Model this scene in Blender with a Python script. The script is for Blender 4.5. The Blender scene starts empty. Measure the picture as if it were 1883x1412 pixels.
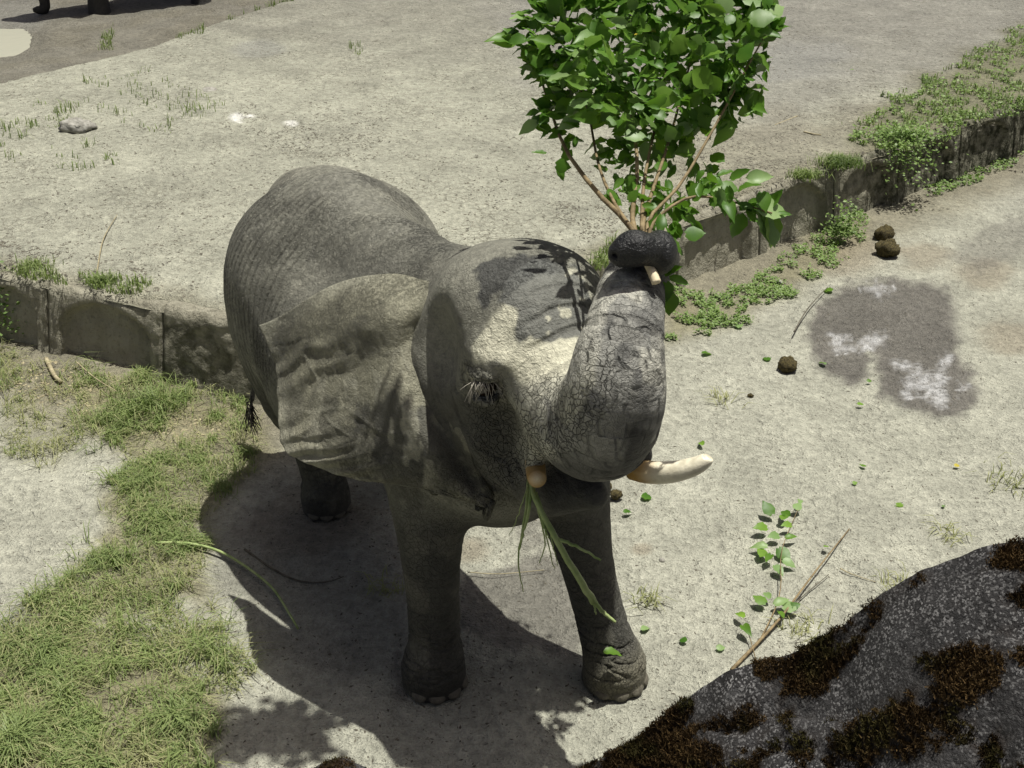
import bpy, bmesh, math, random
import numpy as np
from mathutils import Vector, Matrix
random.seed(7); RNG = np.random.default_rng(7)
R = math.radians
# ------------------------------------------------------------------ camera, sky, sun, exposure
CAMZ, PITCH, FPX = 4.1, R(28.7), 2200.0          # eye height, look-down angle, focal length in photo pixels (1883 wide)
scn = bpy.context.scene
cd = bpy.data.cameras.new('camera'); cam = bpy.data.objects.new('camera', cd); scn.collection.objects.link(cam)
cam.location = (0, 0, CAMZ); cam.rotation_euler = (R(90) - PITCH, 0, 0)
cd.sensor_width = 36; cd.lens = 36 * FPX / 1883; cd.clip_end = 500; cd.clip_start = .05
scn.camera = cam
SUN = Vector((.20, .05, 1)).normalized()           # direction towards the sun
w = bpy.data.worlds.new('World'); scn.world = w; w.use_nodes = True
nt = w.node_tree; bg = nt.nodes['Background']
sky = nt.nodes.new('ShaderNodeTexSky'); sky.sky_type = 'NISHITA'; sky.sun_disc = False
sky.sun_elevation = math.asin(SUN.z); sky.sun_rotation = math.atan2(SUN.x, SUN.y); sky.dust_density = 6.0; sky.air_density = .5; sky.ozone_density = .3
nt.links.new(sky.outputs[0], bg.inputs[0]); bg.inputs[1].default_value = .055
sl = bpy.data.lights.new('sun', 'SUN'); sl.energy = 5.0; sl.angle = R(.53); sl.color = (1, .98, .895)
so = bpy.data.objects.new('sun', sl); scn.collection.objects.link(so)
so.rotation_euler = SUN.to_track_quat('Z', 'Y').to_euler()
scn.view_settings.view_transform = 'Standard'; scn.view_settings.look = 'None'
scn.cycles.max_bounces = 5; scn.cycles.diffuse_bounces = 3; scn.cycles.glossy_bounces = 2; scn.cycles.transmission_bounces = 3; scn.cycles.caustics_reflective = False; scn.cycles.caustics_refractive = False
scn.view_settings.exposure = 0.18; scn.view_settings.gamma = 1
# ------------------------------------------------------------------ helpers
COL = scn.collection
_F = np.array([0, math.cos(PITCH), -math.sin(PITCH)]); _U = np.array([0, math.sin(PITCH), math.cos(PITCH)]); _C = np.array([0, 0, CAMZ])
def at(px, py, Y=None, Z=None):                     # photo pixel + depth (or height) -> point in the place
    d = _F + np.array([1., 0, 0]) * (px - 941.5) / FPX - _U * (py - 706) / FPX
    t = Y / d[1] if Y is not None else (Z - CAMZ) / d[2]
    return _C + d * t
def pix(P):
    v = np.asarray(P, float) - _C; ww = np.maximum(v @ _F, .05)
    return 941.5 + FPX * v[..., 0] / ww, 706 - FPX * (v @ _U) / ww
def sst(a, b, x):
    t = np.clip((x - a) / (b - a), 0, 1); return t * t * (3 - 2 * t)
def _h(i, j, k, s=0):
    n = (i.astype(np.int64) * 73856093) ^ (j.astype(np.int64) * 19349663) ^ (k.astype(np.int64) * 83492791) ^ (s * 2654435761)
    n = (n ^ (n >> 13)) * 1274126177 & 0x7fffffff
    n = (n ^ (n >> 16)) & 0xffff
    return n.astype(np.float32) / 32767.5 - 1
def noise(P, sc=1., seed=0):
    P = np.asarray(P, np.float32) * sc; i = np.floor(P).astype(np.int64); f = P - i; f = f * f * (3 - 2 * f); o = 0
    for a in (0, 1):
        for b in (0, 1):
            for c in (0, 1):
                wt = (f[:, 0] if a else 1 - f[:, 0]) * (f[:, 1] if b else 1 - f[:, 1]) * (f[:, 2] if c else 1 - f[:, 2])
                o = o + wt * _h(i[:, 0] + a, i[:, 1] + b, i[:, 2] + c, seed)
    return o
def fbm(P, sc=1., oc=4, seed=0):
    o = 0; a = 1; t = 0
    for q in range(oc): o = o + a * noise(P, sc * 2.03 ** q, seed + q * 7); t += a; a *= .5
    return o / t
def noise2(x, y, sc, oc=3, seed=0):
    return fbm(np.stack([x, y, np.zeros_like(x) + .37], 1), sc, oc, seed)
def polysd(x, y, poly):                             # signed distance to a polygon, positive inside
    poly = np.asarray(poly, float); d = np.full(x.shape, 1e9); ins = np.zeros(x.shape, bool)
    for (x0, y0), (x1, y1) in zip(poly, np.roll(poly, -1, 0)):
        ex, ey = x1 - x0, y1 - y0; t = np.clip(((x - x0) * ex + (y - y0) * ey) / (ex * ex + ey * ey + 1e-9), 0, 1)
        d = np.minimum(d, np.hypot(x - x0 - t * ex, y - y0 - t * ey))
        c = (y0 > y) != (y1 > y); ins ^= c & (x < (x1 - x0) * (y - y0) / (y1 - y0 + 1e-12) + x0)
    return np.where(ins, d, -d)
def mesh_np(name, V, faces, mat=None, smooth=True, attrs=None):
    me = bpy.data.meshes.new(name); V = np.asarray(V, np.float32); me.vertices.add(len(V)); me.vertices.foreach_set('co', V.ravel())
    if not isinstance(faces, (list, tuple)): faces = [faces]
    fl = [np.asarray(f, np.int32) for f in faces if len(f)]
    li = np.concatenate([f.ravel() for f in fl]); ln = np.concatenate([np.full(len(f), f.shape[1], np.int32) for f in fl])
    me.loops.add(len(li)); me.loops.foreach_set('vertex_index', li); me.polygons.add(len(ln))
    st = np.concatenate([[0], np.cumsum(ln)[:-1]]).astype(np.int32)
    me.polygons.foreach_set('loop_start', st)
    me.update(calc_edges=True)
    me.polygons.foreach_set('use_smooth', np.full(len(ln), smooth, bool))
    for k, a in (attrs or {}).items():
        a = np.asarray(a, np.float32)
        if a.ndim == 2:
            at_ = me.attributes.new(k, 'FLOAT_COLOR', 'POINT')
            at_.data.foreach_set('color', np.concatenate([a, np.ones((len(a), 1), np.float32)], 1).ravel())
        else:
            at_ = me.attributes.new(k, 'FLOAT', 'POINT'); at_.data.foreach_set('value', a)
    if mat: me.materials.append(mat)
    me.validate(); return me
def put(name, me, parent=None, label=None, cat=None, group=None, kind=None, loc=None, M=None):
    o = bpy.data.objects.new(name, me); COL.objects.link(o)
    if parent: o.parent = parent
    if label: o['label'] = label
    if cat: o['category'] = cat
    if group: o['group'] = group
    if kind: o['kind'] = kind
    if loc is not None: o.location = loc
    if M is not None: o.matrix_local = M
    return o
def thing(name, label, cat, loc=(0, 0, 0), group=None):
    return put(name, None, None, label, cat, group, loc=loc)
def tube(pts, rad, n=8, cap=True):
    P = np.asarray(pts, float); r = np.broadcast_to(np.asarray(rad, float), (len(P),)); T = np.gradient(P, axis=0)
    T /= np.linalg.norm(T, axis=1)[:, None] + 1e-9; ref = np.array([.31, .22, .92]); V = []
    for p, t, rr in zip(P, T, r):
        a = np.cross(t, ref); a /= np.linalg.norm(a) + 1e-9; b = np.cross(t, a); ref = np.cross(a, t) * .5 + ref * .5
        an = np.linspace(0, 2 * np.pi, n, endpoint=False); V.append(p + rr * (np.cos(an)[:, None] * a + np.sin(an)[:, None] * b))
    V = np.concatenate(V); m = len(P); F = []
    for i in range(m - 1):
        for j in range(n): F.append((i * n + j, i * n + (j + 1) % n, (i + 1) * n + (j + 1) % n, (i + 1) * n + j))
    Tq = []
    if cap:
        V = np.vstack([V, P[0], P[-1]]); a, b = len(V) - 2, len(V) - 1
        for j in range(n): Tq.append((a, (j + 1) % n, j)); Tq.append((b, (m - 1) * n + j, (m - 1) * n + (j + 1) % n))
    return V, np.array(F), np.array(Tq)
def spline(pts, n):                                 # Catmull-Rom through rows of any width
    P = np.asarray(pts, float); P = np.vstack([2 * P[0] - P[1], P, 2 * P[-1] - P[-2]]); m = len(P) - 3; o = []
    for t in np.linspace(0, m - 1e-6, n):
        i = int(t); f = t - i; a, b, c, d = P[i:i + 4]
        o.append(.5 * (2 * b + (c - a) * f + (2 * a - 5 * b + 4 * c - d) * f * f + (3 * b - 3 * c + d - a) * f ** 3))
    return np.array(o)
def join(parts):                                    # [(V, quads, tris)] -> one
    Vs, Q, T, n = [], [], [], 0
    for V, q, t in parts:
        Vs.append(V)
        if len(q): Q.append(np.asarray(q) + n)
        if len(t): T.append(np.asarray(t) + n)
        n += len(V)
    return np.vstack(Vs), (np.vstack(Q) if Q else []), (np.vstack(T) if T else [])
# ------------------------------------------------------------------ materials
class NB:
    def __init__(s, name):
        s.m = bpy.data.materials.new(name); s.m.use_nodes = True; s.t = s.m.node_tree; s.b = s.t.nodes['Principled BSDF']
        s.pos = s.n('ShaderNodeNewGeometry').outputs['Position']
    def n(s, ty, **k):
        x = s.t.nodes.new(ty)
        for a, v in k.items(): setattr(x, a, v)
        return x
    def l(s, a, b): s.t.links.new(a, b)
    def noise(s, sc, det=4, rough=.55, vec=None, dist=0):
        x = s.n('ShaderNodeTexNoise'); x.inputs['Scale'].default_value = sc; x.inputs['Detail'].default_value = det
        x.inputs['Roughness'].default_value = rough; x.inputs['Distortion'].default_value = dist; s.l(vec or s.pos, x.inputs['Vector']); return x.outputs[0]
    def vor(s, sc, feat='DISTANCE_TO_EDGE', vec=None, out=0):
        x = s.n('ShaderNodeTexVoronoi', feature=feat); x.inputs['Scale'].default_value = sc; s.l(vec or s.pos, x.inputs['Vector']); return x.outputs[out]
    def ramp(s, v, a, b, c0=0., c1=1.):
        x = s.n('ShaderNodeMapRange'); x.inputs[1].default_value = a; x.inputs[2].default_value = b; x.inputs[3].default_value = c0; x.inputs[4].default_value = c1
        s.l(v, x.inputs[0]); return x.outputs[0]
    def math(s, op, a, b):
        x = s.n('ShaderNodeMath', operation=op)
        for i, v in enumerate((a, b)):
            if isinstance(v, (int, float)): x.inputs[i].default_value = v
            else: s.l(v, x.inputs[i])
        return x.outputs[0]
    def mix(s, f, a, b, bt='MIX'):
        x = s.n('ShaderNodeMix', data_type='RGBA', blend_type=bt)
        if isinstance(f, (int, float)): x.inputs[0].default_value = f
        else: s.l(f, x.inputs[0])
        for i, v in ((6, a), (7, b)):
            if isinstance(v, tuple): x.inputs[i].default_value = (*v, 1)
            else: s.l(v, x.inputs[i])
        return x.outputs[2]
    def attr(s, nm, col=False):
        x = s.n('ShaderNodeAttribute', attribute_name=nm); return x.outputs['Color' if col else 'Fac']
    def mulv(s, v, c):
        x = s.n('ShaderNodeCombineXYZ')
        for i in range(3): s.l(v, x.inputs[i])
        y = s.n('ShaderNodeVectorMath', operation='MULTIPLY'); s.l(c, y.inputs[0]); s.l(x.outputs[0], y.inputs[1]); return y.outputs[0]
    def warp(s, vec, sc, amt):
        x = s.n('ShaderNodeTexNoise'); x.inputs['Scale'].default_value = sc; s.l(vec, x.inputs['Vector'])
        y = s.n('ShaderNodeVectorMath', operation='MULTIPLY_ADD'); s.l(x.outputs['Color'], y.inputs[0]); y.inputs[1].default_value = (amt,) * 3; s.l(vec, y.inputs[2]); return y.outputs[0]
    def bump(s, h, dist, strength=1., prev=None):
        x = s.n('ShaderNodeBump'); x.inputs['Distance'].default_value = dist; x.inputs['Strength'].default_value = strength; s.l(h, x.inputs['Height'])
        if prev: s.l(prev, x.inputs['Normal'])
        return x.outputs[0]
    def done(s, col=None, rough=None, nrm=None, spec=None):
        for v, k in ((col, 'Base Color'), (rough, 'Roughness')):
            if v is None: continue
            if isinstance(v, (int, float)): s.b.inputs[k].default_value = v
            elif isinstance(v, tuple): s.b.inputs[k].default_value = (*v, 1)
            else: s.l(v, s.b.inputs[k])
        if nrm: s.l(nrm, s.b.inputs['Normal'])
        if spec is not None: s.b.inputs['Specular IOR Level'].default_value = spec
        return s.m
def mat_plain(name, c0, c1, sc=30, rough=.8, bump=0, spec=.3, obj=True):
    n = NB(name); v = n.n('ShaderNodeTexCoord').outputs['Object'] if obj else n.pos
    f = n.ramp(n.noise(sc, 5, vec=v), .3, .7); c = n.mix(f, c0, c1)
    return n.done(c, rough, n.bump(n.noise(sc * 2.2, 4, vec=v), bump) if bump else None, spec)
def mat_leaf(name, c0, c1, trans=.35, rough=.42):
    n = NB(name); oi = n.n('ShaderNodeObjectInfo').outputs['Random']
    f = n.math('ADD', n.math('ADD', n.math('MULTIPLY', oi, .5), n.attr('shade')), n.math('MULTIPLY', n.noise(9, 2), .5))
    c = n.mix(n.ramp(f, .2, .9), c0, c1)
    back = n.n('ShaderNodeNewGeometry').outputs['Backfacing']
    c = n.mix(n.math('MULTIPLY', back, .45), c, (.17, .23, .10))
    n.done(c, rough, None, .35)
    tr = n.n('ShaderNodeBsdfTranslucent'); n.l(n.mix(.5, c, (.16, .34, .02)), tr.inputs[0])
    mx = n.n('ShaderNodeMixShader'); mx.inputs[0].default_value = trans
    n.l(n.b.outputs[0], mx.inputs[1]); n.l(tr.outputs[0], mx.inputs[2]); n.l(mx.outputs[0], n.t.nodes['Material Output'].inputs[0]); return n.m
def mat_soil(name, crack, CRM):
    n = NB(name); tint = n.attr('tint', True); wet = n.attr('wet')
    n1 = n.noise(2.3, 4, .6); n2 = n.noise(17, 4, .68); n3 = n.noise(75, 2, .6)
    f = n.math('MULTIPLY', n.ramp(n1, .3, .72, .78, 1.13), n.ramp(n2, .28, .72, .68, 1.24))
    f = n.math('MULTIPLY', f, n.ramp(n3, .3, .7, .86, 1.12))
    # fine dark flecks and a few pale grit specks
    fl = n.ramp(n.vor(46, 'F1', n.warp(n.pos, 30, .02)), .05, .17, 0., 1.)
    pm = n.ramp(n.noise(5.5, 3), .47, .62)
    f = n.math('MULTIPLY', f, n.math('SUBTRACT', 1.0, n.math('MULTIPLY', n.math('SUBTRACT', 1.0, fl), n.math('MULTIPLY', pm, .38))))
    c = n.mulv(f, tint)
    gr = n.ramp(n.vor(23, 'F1', n.warp(n.pos, 9, .1)), .025, .05, 1., 0.)
    c = n.mix(n.math('MULTIPLY', gr, .5), c, (.62, .60, .54))
    wp = n.warp(n.warp(n.pos, 5, .12), 24, .03); cr = n.vor(crack, 'DISTANCE_TO_EDGE', wp); crm = n.ramp(n.noise(1.3, 5, .65), CRM[0], CRM[1])
    crk = n.math('MULTIPLY', n.ramp(cr, .0, .085, 1., 0.), crm)
    c = n.mix(n.math('MULTIPLY', crk, .6), c, (.10, .09, .065))
    h = n.math('ADD', n.math('MULTIPLY', n2, .070), n.math('MULTIPLY', n3, .022)); b = n.bump(h, 1.)
    sp = n.ramp(n.noise(38, 3), .42, .62, .14, .62)
    rough = n.math('ADD', n.math('MULTIPLY', wet, sp), n.math('MULTIPLY', n.math('SUBTRACT', 1., wet), .95))
    return n.done(c, rough, b, .35)
M_GROUND = mat_soil('pale_sandy_soil', 13., (.60, .74)); M_TERR = mat_soil('cracked_terrace_soil', 11.5, (.46, .62))
def mat_skin():
    n = NB('mud_coated_elephant_skin'); tint = n.attr('tint', True); wet = n.attr('wet'); fold = n.attr('fold')
    tc = n.n('ShaderNodeTexCoord').outputs['Object']; wv = n.warp(n.warp(tc, 9, .10), 40, .02)
    v1 = n.vor(40, vec=wv); nz = n.noise(24, 4, .62, tc); n4 = n.noise(95, 3, .65, tc); lump = n.ramp(n.noise(46, 5, .75, tc), .50, .60)
    # rings across the trunk: cells stretched round it
    sx = n.n('ShaderNodeSeparateXYZ'); n.l(tc, sx.inputs[0]); cx = n.n('ShaderNodeCombineXYZ'); n.l(n.math('MULTIPLY', n.attr('arc'), 30.), cx.inputs[0])
    for i_, k_ in ((0, 1), (1, 2)): n.l(n.math('MULTIPLY', sx.outputs[i_], 5.5), cx.inputs[k_])
    v3 = n.math('ABSOLUTE', n.math('SUBTRACT', n.noise(1., 2, .6, cx.outputs[0]), .5), 0.); tr = n.attr('ring')
    c1 = n.ramp(v1, 0, .08, 0, 1); c3 = n.ramp(v3, 0, .035, 0, 1)
    f = n.math('MULTIPLY', n.ramp(nz, .3, .72, .78, 1.18), n.ramp(n4, .3, .7, .84, 1.16)); lm = n.attr('lumps')
    f = n.math('MULTIPLY', f, n.math('SUBTRACT', 1., n.math('MULTIPLY', n.math('SUBTRACT', 1., lump), n.math('MULTIPLY', lm, .38))))
    f = n.math('MULTIPLY', f, n.math('SUBTRACT', 1., n.math('MULTIPLY', n.math('SUBTRACT', 1., c1), n.math('MULTIPLY', fold, .5))))
    f = n.math('MULTIPLY', f, n.math('SUBTRACT', 1., n.math('MULTIPLY', n.math('SUBTRACT', 1., c3), n.math('MULTIPLY', tr, .32))))
    c = n.mulv(f, tint)
    h = n.math('ADD', n.math('MULTIPLY', fold, n.math('MULTIPLY', c1, .013)), n.math('MULTIPLY', tr, n.math('MULTIPLY', c3, .010)))
    h = n.math('ADD', h, n.math('ADD', n.math('MULTIPLY', nz, .014), n.math('ADD', n.math('MULTIPLY', lump, n.math('MULTIPLY', lm, .013)), n.math('MULTIPLY', n4, .005)))); b = n.bump(h, 1.)
    rough = n.math('SUBTRACT', .86, n.math('MULTIPLY', wet, n.ramp(nz, .3, .7, .60, .34)))
    return n.done(c, rough, b, .4)
M_SKIN = mat_skin()
M_IVORY = None
def mat_ivory():
    n = NB('stained_ivory'); st = n.attr('stain'); c = n.mix(st, (.76, .71, .56), (.42, .25, .07)); z = n.noise(20, 5, .6)
    c = n.mix(n.ramp(z, .5, .75, 0, .55), c, (.30, .26, .17)); return n.done(c, .32, n.bump(n.noise(70, 3), .002), .5)
M_IVORY = mat_ivory()
M_EYE = NB('dark_brown_eye').done((.02, .012, .008), .06, None, .6)
M_NAIL = mat_plain('toenail_horn', (.085, .078, .062), (.17, .155, .12), 40, .6, .004)
M_HAIR = mat_plain('bristle_hair', (.25, .23, .19), (.45, .42, .36), 8, .6)
M_TAIL = mat_plain('tail_hair', (.015, .013, .012), (.04, .035, .03), 20, .6)
M_LEAF = mat_leaf('mulberry_leaf', (.05, .14, .014), (.24, .40, .055), .42)
M_LEAFP = mat_leaf('wilted_pale_leaf', (.16, .27, .09), (.30, .42, .17))
M_LEAFY = mat_leaf('yellow_leaf', (.45, .36, .03), (.55, .45, .06))
M_BARK = mat_plain('peeled_branch_bark', (.10, .07, .035), (.30, .23, .125), 24, .7, .004)
M_PITH = mat_plain('cut_wood', (.60, .50, .33), (.75, .66, .48), 30, .6)
M_STALK = mat_plain('green_stalk', (.17, .25, .07), (.38, .44, .20), 14, .5, .002)
M_STRAW = mat_plain('dry_straw', (.20, .17, .10), (.42, .37, .24), 14, .8)
M_TWIG = mat_plain('dry_twig', (.055, .05, .04), (.16, .145, .11), 20, .85, .003)
M_GRASS = mat_leaf('grass_blade', (.055, .098, .020), (.29, .345, .115), .3, .5)
M_GRASSD = mat_leaf('dry_grass_blade', (.22, .20, .08), (.50, .45, .24), .3, .7)
M_COVER = mat_leaf('clover_leaf', (.08, .16, .025), (.24, .36, .08), .3, .5)
M_DUNG = mat_plain('dung', (.018, .014, .006), (.15, .12, .045), 70, .75, .02)
M_STONE = mat_plain('grey_stone', (.16, .15, .13), (.40, .39, .35), 18, .85, .01)
# ------------------------------------------------------------------ ground, terrace
WALL = np.array([(-60, 24), (-8.6, 9.3), (-7.4, 8.95), (-6.2, 8.62), (-5.1, 8.32), (-4.1, 8.07), (-3.42, 7.79), (-2.48, 7.38), (-1.55, 6.98), (-.75, 7.12), (.05, 7.70), (.66, 8.32), (1.38, 9.02), (2.19, 9.75), (3.0, 10.44), (3.78, 11.1), (4.6, 11.78), (5.4, 12.44), (6.2, 13.1), (7.1, 13.9), (8, 14.7), (8.9, 15.5), (60, 60)])
ywall = lambda x: np.interp(x, WALL[:, 0], WALL[:, 1])
TOPZ = .62; PUDZ = .27
PUD = [(-90, 60), (-20, 52), (45, 52), (58, 66), (56, 80), (52, 90), (30, 103), (0, 107), (-60, 110), (-110, 90)]
def axis(*seg):
    o = [seg[0][0]]
    for a, b, st in seg: o += list(np.linspace(a, b, max(2, int(round((b - a) / st)) + 1))[1:])
    return np.array(o)
def gridfaces(nx, ny):
    i = np.arange(nx - 1)[None, :] + np.arange(ny - 1)[:, None] * nx; i = i.ravel()
    return np.stack([i, i + 1, i + nx + 1, i + nx], 1)
def blend(c, m, col): return c * (1 - m[:, None]) + np.array(col)[None] * m[:, None]
def pmask(px, py, poly, wd, nz=None, amp=0): return sst(-wd, wd, polysd(px, py, poly) + (nz * amp if nz is not None else 0))
SAND, DAMP, WETC, EARTH = (.415, .412, .338), (.285, .265, .215), (.165, .155, .135), (.21, .185, .125)
def lower_z(x, y):
    z = .030 * noise2(x, y, .9, 3, 3) + .018 * noise2(x, y, 5, 3, 11) + .006 * noise2(x, y, 18, 2, 17)
    base = sst(.9, .0, ywall(x) - y) * (.03 + .03 * sst(-.9, -1.9, x))      # debris banked against the wall foot
    flat = np.zeros_like(x)
    for fx, fy in ((-.38, 4.44), (.5, 4.46), (-1.11, 5.93), (-.55, 6.2)): flat = np.maximum(flat, sst(.5, .22, np.hypot(x - fx, y - fy)))
    return z * (1 - flat) + base
def build_ground():
    xs = axis((-60, -8, 4), (-8, -3, .2), (-3, 3.4, .02), (3.4, 6, .06), (6, 10, .3), (10, 60, 5)); ys = axis((-30, 2, 2), (2, 3.4, .1), (3.4, 8, .02), (8, 13, .05), (13, 16, .3), (16, 90, 6))
    X, Y = np.meshgrid(xs, ys); x, y = X.ravel(), Y.ravel(); z = lower_z(x, y); z = np.where(y > ywall(x) + .25, -.25, z)
    V = np.stack([x, y, z], 1); px, py = pix(V); nz = noise2(x, y, 4, 4, 5); n2 = noise2(x, y, 14, 3, 6)
    c = np.tile(np.array(SAND), (len(x), 1)) * (1 + .10 * noise2(x, y, .8, 3, 8))[:, None]
    far = sst(4.2, 6.2, x) * sst(9, 10.6, y); c = blend(c, far * .8, (.22, .215, .20))
    near = sst(1.0, .15, ywall(x) - y + .25 * nz); c = blend(c, near * .75, EARTH)
    # earth showing between the grass
    for poly, m_ in GRASS_POLYS: c = blend(c, pmask(px, py, poly, 26, nz, 30) * m_, (.24, .22, .13))
    # brownish trampled spots on the right
    for (qx, qy, rr) in ((1810, 500, 60), (1860, 620, 70), (1700, 470, 50), (1560, 470, 70), (1180, 1010, 22), (860, 1010, 40), (1080, 1010, 26), (560, 960, 120)):
        c = blend(c, sst(1.3, .5, np.hypot((px - qx) / rr, (py - qy) / (rr * .55)) + .5 * nz) * .55, (.27, .225, .16))
    wet = np.zeros_like(x)
    dampm = np.zeros_like(x)
    for poly, s_ in (([(1488, 600), (1500, 560), (1560, 520), (1640, 510), (1740, 530), (1760, 600), (1765, 650), (1795, 700), (1795, 745), (1760, 775), (1720, 775), (1660, 750), (1615, 725), (1622, 690), (1600, 650), (1590, 690), (1565, 705), (1520, 695), (1492, 660)], 1.),
                     ([(835, 1100), (860, 1060), (920, 1040), (1000, 1010), (1050, 1040), (1065, 1120), (1080, 1180), (1060, 1215), (960, 1190), (880, 1175), (840, 1150)], .8),
                     ([(940, 960), (990, 950), (1010, 1000), (960, 1020)], .6),
                     ([(1740, 470), (1800, 420), (1883, 400), (1990, 380), (1990, 470), (1883, 470), (1800, 500)], .5),
                     ([(380, 1000), (470, 940), (640, 930), (740, 980), (760, 1200), (640, 1260), (480, 1180), (400, 1080)], .35),
                     ([(715, 1230), (735, 1180), (745, 1240), (750, 1290), (725, 1275)], .9)):
        m_ = pmask(px, py, poly, 13, n2 + nz, 14) * s_; dampm = np.maximum(dampm, m_)
    c = blend(c, dampm, WETC); wet = np.maximum(wet, dampm * .75)
    glare = np.zeros_like(x)  # whitish glare off the wet patch, painted into the ground colour
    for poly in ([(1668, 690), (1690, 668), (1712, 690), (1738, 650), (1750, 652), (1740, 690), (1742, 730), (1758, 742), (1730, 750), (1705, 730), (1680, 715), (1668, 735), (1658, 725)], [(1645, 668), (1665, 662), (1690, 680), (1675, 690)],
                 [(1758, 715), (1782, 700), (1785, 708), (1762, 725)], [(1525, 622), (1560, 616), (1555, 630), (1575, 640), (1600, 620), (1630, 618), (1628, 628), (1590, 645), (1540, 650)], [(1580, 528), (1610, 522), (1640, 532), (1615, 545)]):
        glare = np.maximum(glare, pmask(px, py, poly, 8, n2 + nz + noise2(x, y, 40, 2, 91), 10) * (.45 + .55 * sst(-.2, .2, noise2(x, y, 30, 2, 92))))
    c = blend(c, glare * .85, (.56, .56, .56)); wet *= 1 - glare * .5
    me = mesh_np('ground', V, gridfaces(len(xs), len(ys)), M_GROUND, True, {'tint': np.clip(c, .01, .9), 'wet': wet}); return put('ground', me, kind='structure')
def terr_z(x, y):
    z = TOPZ + .018 * noise2(x, y, .7, 3, 23) + .012 * noise2(x, y, 5, 3, 29) + .007 * noise2(x, y, 13, 2, 30) + .05 * sst(0, 5, y - ywall(x))
    e = np.interp(x, [-60, -7, -5.67, -4.5, -3.8, -3.1, -2, 60], [4, 12.5, 13.2, 14.85, 16.6, 18.1, 23, 60])     # rim of the mud wallow
    drop = sst(-.02, .14, y - e) * np.clip(.30 - .05 * (x + 6), .12, .36)
    z = z - drop + np.where(y > e, .05 * noise2(x, y, 3, 4, 31), 0)
    m = (x < -5) & (y > 14)
    if m.any():
        qx, qy = pix(np.stack([x[m], y[m], np.full(m.sum(), PUDZ)], 1)); sd = polysd(qx, qy, PUD); z[m] = np.where(sd > 0, PUDZ - .05 * sst(0, 10, sd), np.where(sd > -40, PUDZ + .012 + (z[m] - PUDZ - .012) * sst(0, 40, -sd), z[m]))
    return z, y - e
def build_terrace():
    xs = axis((-60, -9, 4), (-9, -5.5, .09), (-5.5, 5.6, .035), (5.6, 9, .09), (9, 60, 5)); ts = axis((-.02, .3, .03), (.3, 8, .035), (8, 14, .07), (14, 80, 4))
    X, T = np.meshgrid(xs, ts); x = X.ravel(); t = T.ravel(); y = ywall(x) + np.where(x < .3, .18, .14) + t; z, de = terr_z(x, y)
    z -= .07 * sst(.12, 0, t)
    V = np.stack([x, y, z], 1); px, py = pix(V); nz = noise2(x, y, 2.2, 4, 41); n2 = noise2(x, y, 9, 3, 42)
    c = np.tile(np.array((.395, .392, .315)), (len(x), 1)) * (1 + .12 * noise2(x, y, .7, 3, 43))[:, None]
    g = sst(180, 30, py + .10 * (941 - px) * (px < 941) * .6 + 45 * nz); c = blend(c, g * .62, (.235, .225, .19))
    g = pmask(px, py, [(880, -40), (1883, -60), (1990, 60), (1700, 180), (1560, 200), (1420, 260), (1250, 220), (960, 150)], 50, nz, 60); c = blend(c, g * .6, (.26, .25, .225))
    g = pmask(px, py, [(1180, 240), (1600, 190), (1883, 60), (1990, 120), (1883, 230), (1440, 380), (1200, 430)], 40, nz, 50); c = blend(c, g * .5, (.25, .225, .16))
    g = pmask(px, py, [(1560, 260), (1640, 180), (1760, 120), (1883, 50), (1990, 60), (1990, 230), (1750, 260), (1650, 300)], 25, nz, 30); c = blend(c, g * .6, (.13, .13, .06))
    g = sst(.35, .02, t + .15 * nz + .1 * n2); c = blend(c, g * .55, (.24, .22, .15))
    pit = sst(-.03, .05, de); c = blend(c, pit * .85, (.17, .155, .12)); wet = pit * .25 * sst(0, .5, nz + .3)
    for (qx, qy, a, b) in ((480, 90, 60, 16), (30, 30, 80, 40), (1450, 110, 120, 40)): wet = np.maximum(wet, .7 * sst(1.2, .6, np.hypot((px - qx) / a, (py - qy) / b) + .5 * nz))
    c = blend(c, wet * .4, (.30, .30, .29))
    for (qx, qy, rr) in ((435, 216, 16), (535, 226, 13), (460, 214, 8)): c = blend(c, sst(1.2, .6, np.hypot((px - qx) / rr, (py - qy) / (rr * .5)) + .7 * n2) * .9, (.80, .79, .74))
    me = mesh_np('terrace', V, gridfaces(len(xs), len(ts)), M_TERR, True, {'tint': np.clip(c, .01, .9), 'wet': wet}); return put('terrace', me, kind='structure')
GRASS_POLYS = [([(120, 690), (300, 700), (450, 740), (500, 830), (430, 900), (380, 960), (380, 1060), (400, 1130), (330, 1110), (180, 1140), (90, 1190), (0, 1215), (0, 1160), (70, 1110), (150, 1040), (205, 975), (190, 920), (240, 860), (160, 790)], .8),
               ([(0, 1190), (120, 1150), (260, 1200), (330, 1250), (415, 1290), (400, 1412), (360, 1440), (-60, 1440)], .9),
               ([(0, 640), (60, 690), (120, 700), (170, 800), (100, 860), (0, 830)], .35),
               ([(200, 1060), (360, 1120), (470, 1230), (420, 1290), (250, 1210), (150, 1150)], .35),
               ([(1225, 530), (1300, 560), (1390, 520), (1500, 440), (1580, 400), (1600, 440), (1520, 500), (1410, 560), (1340, 600), (1230, 625)], .7)]
build_ground(); build_terrace()
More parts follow.
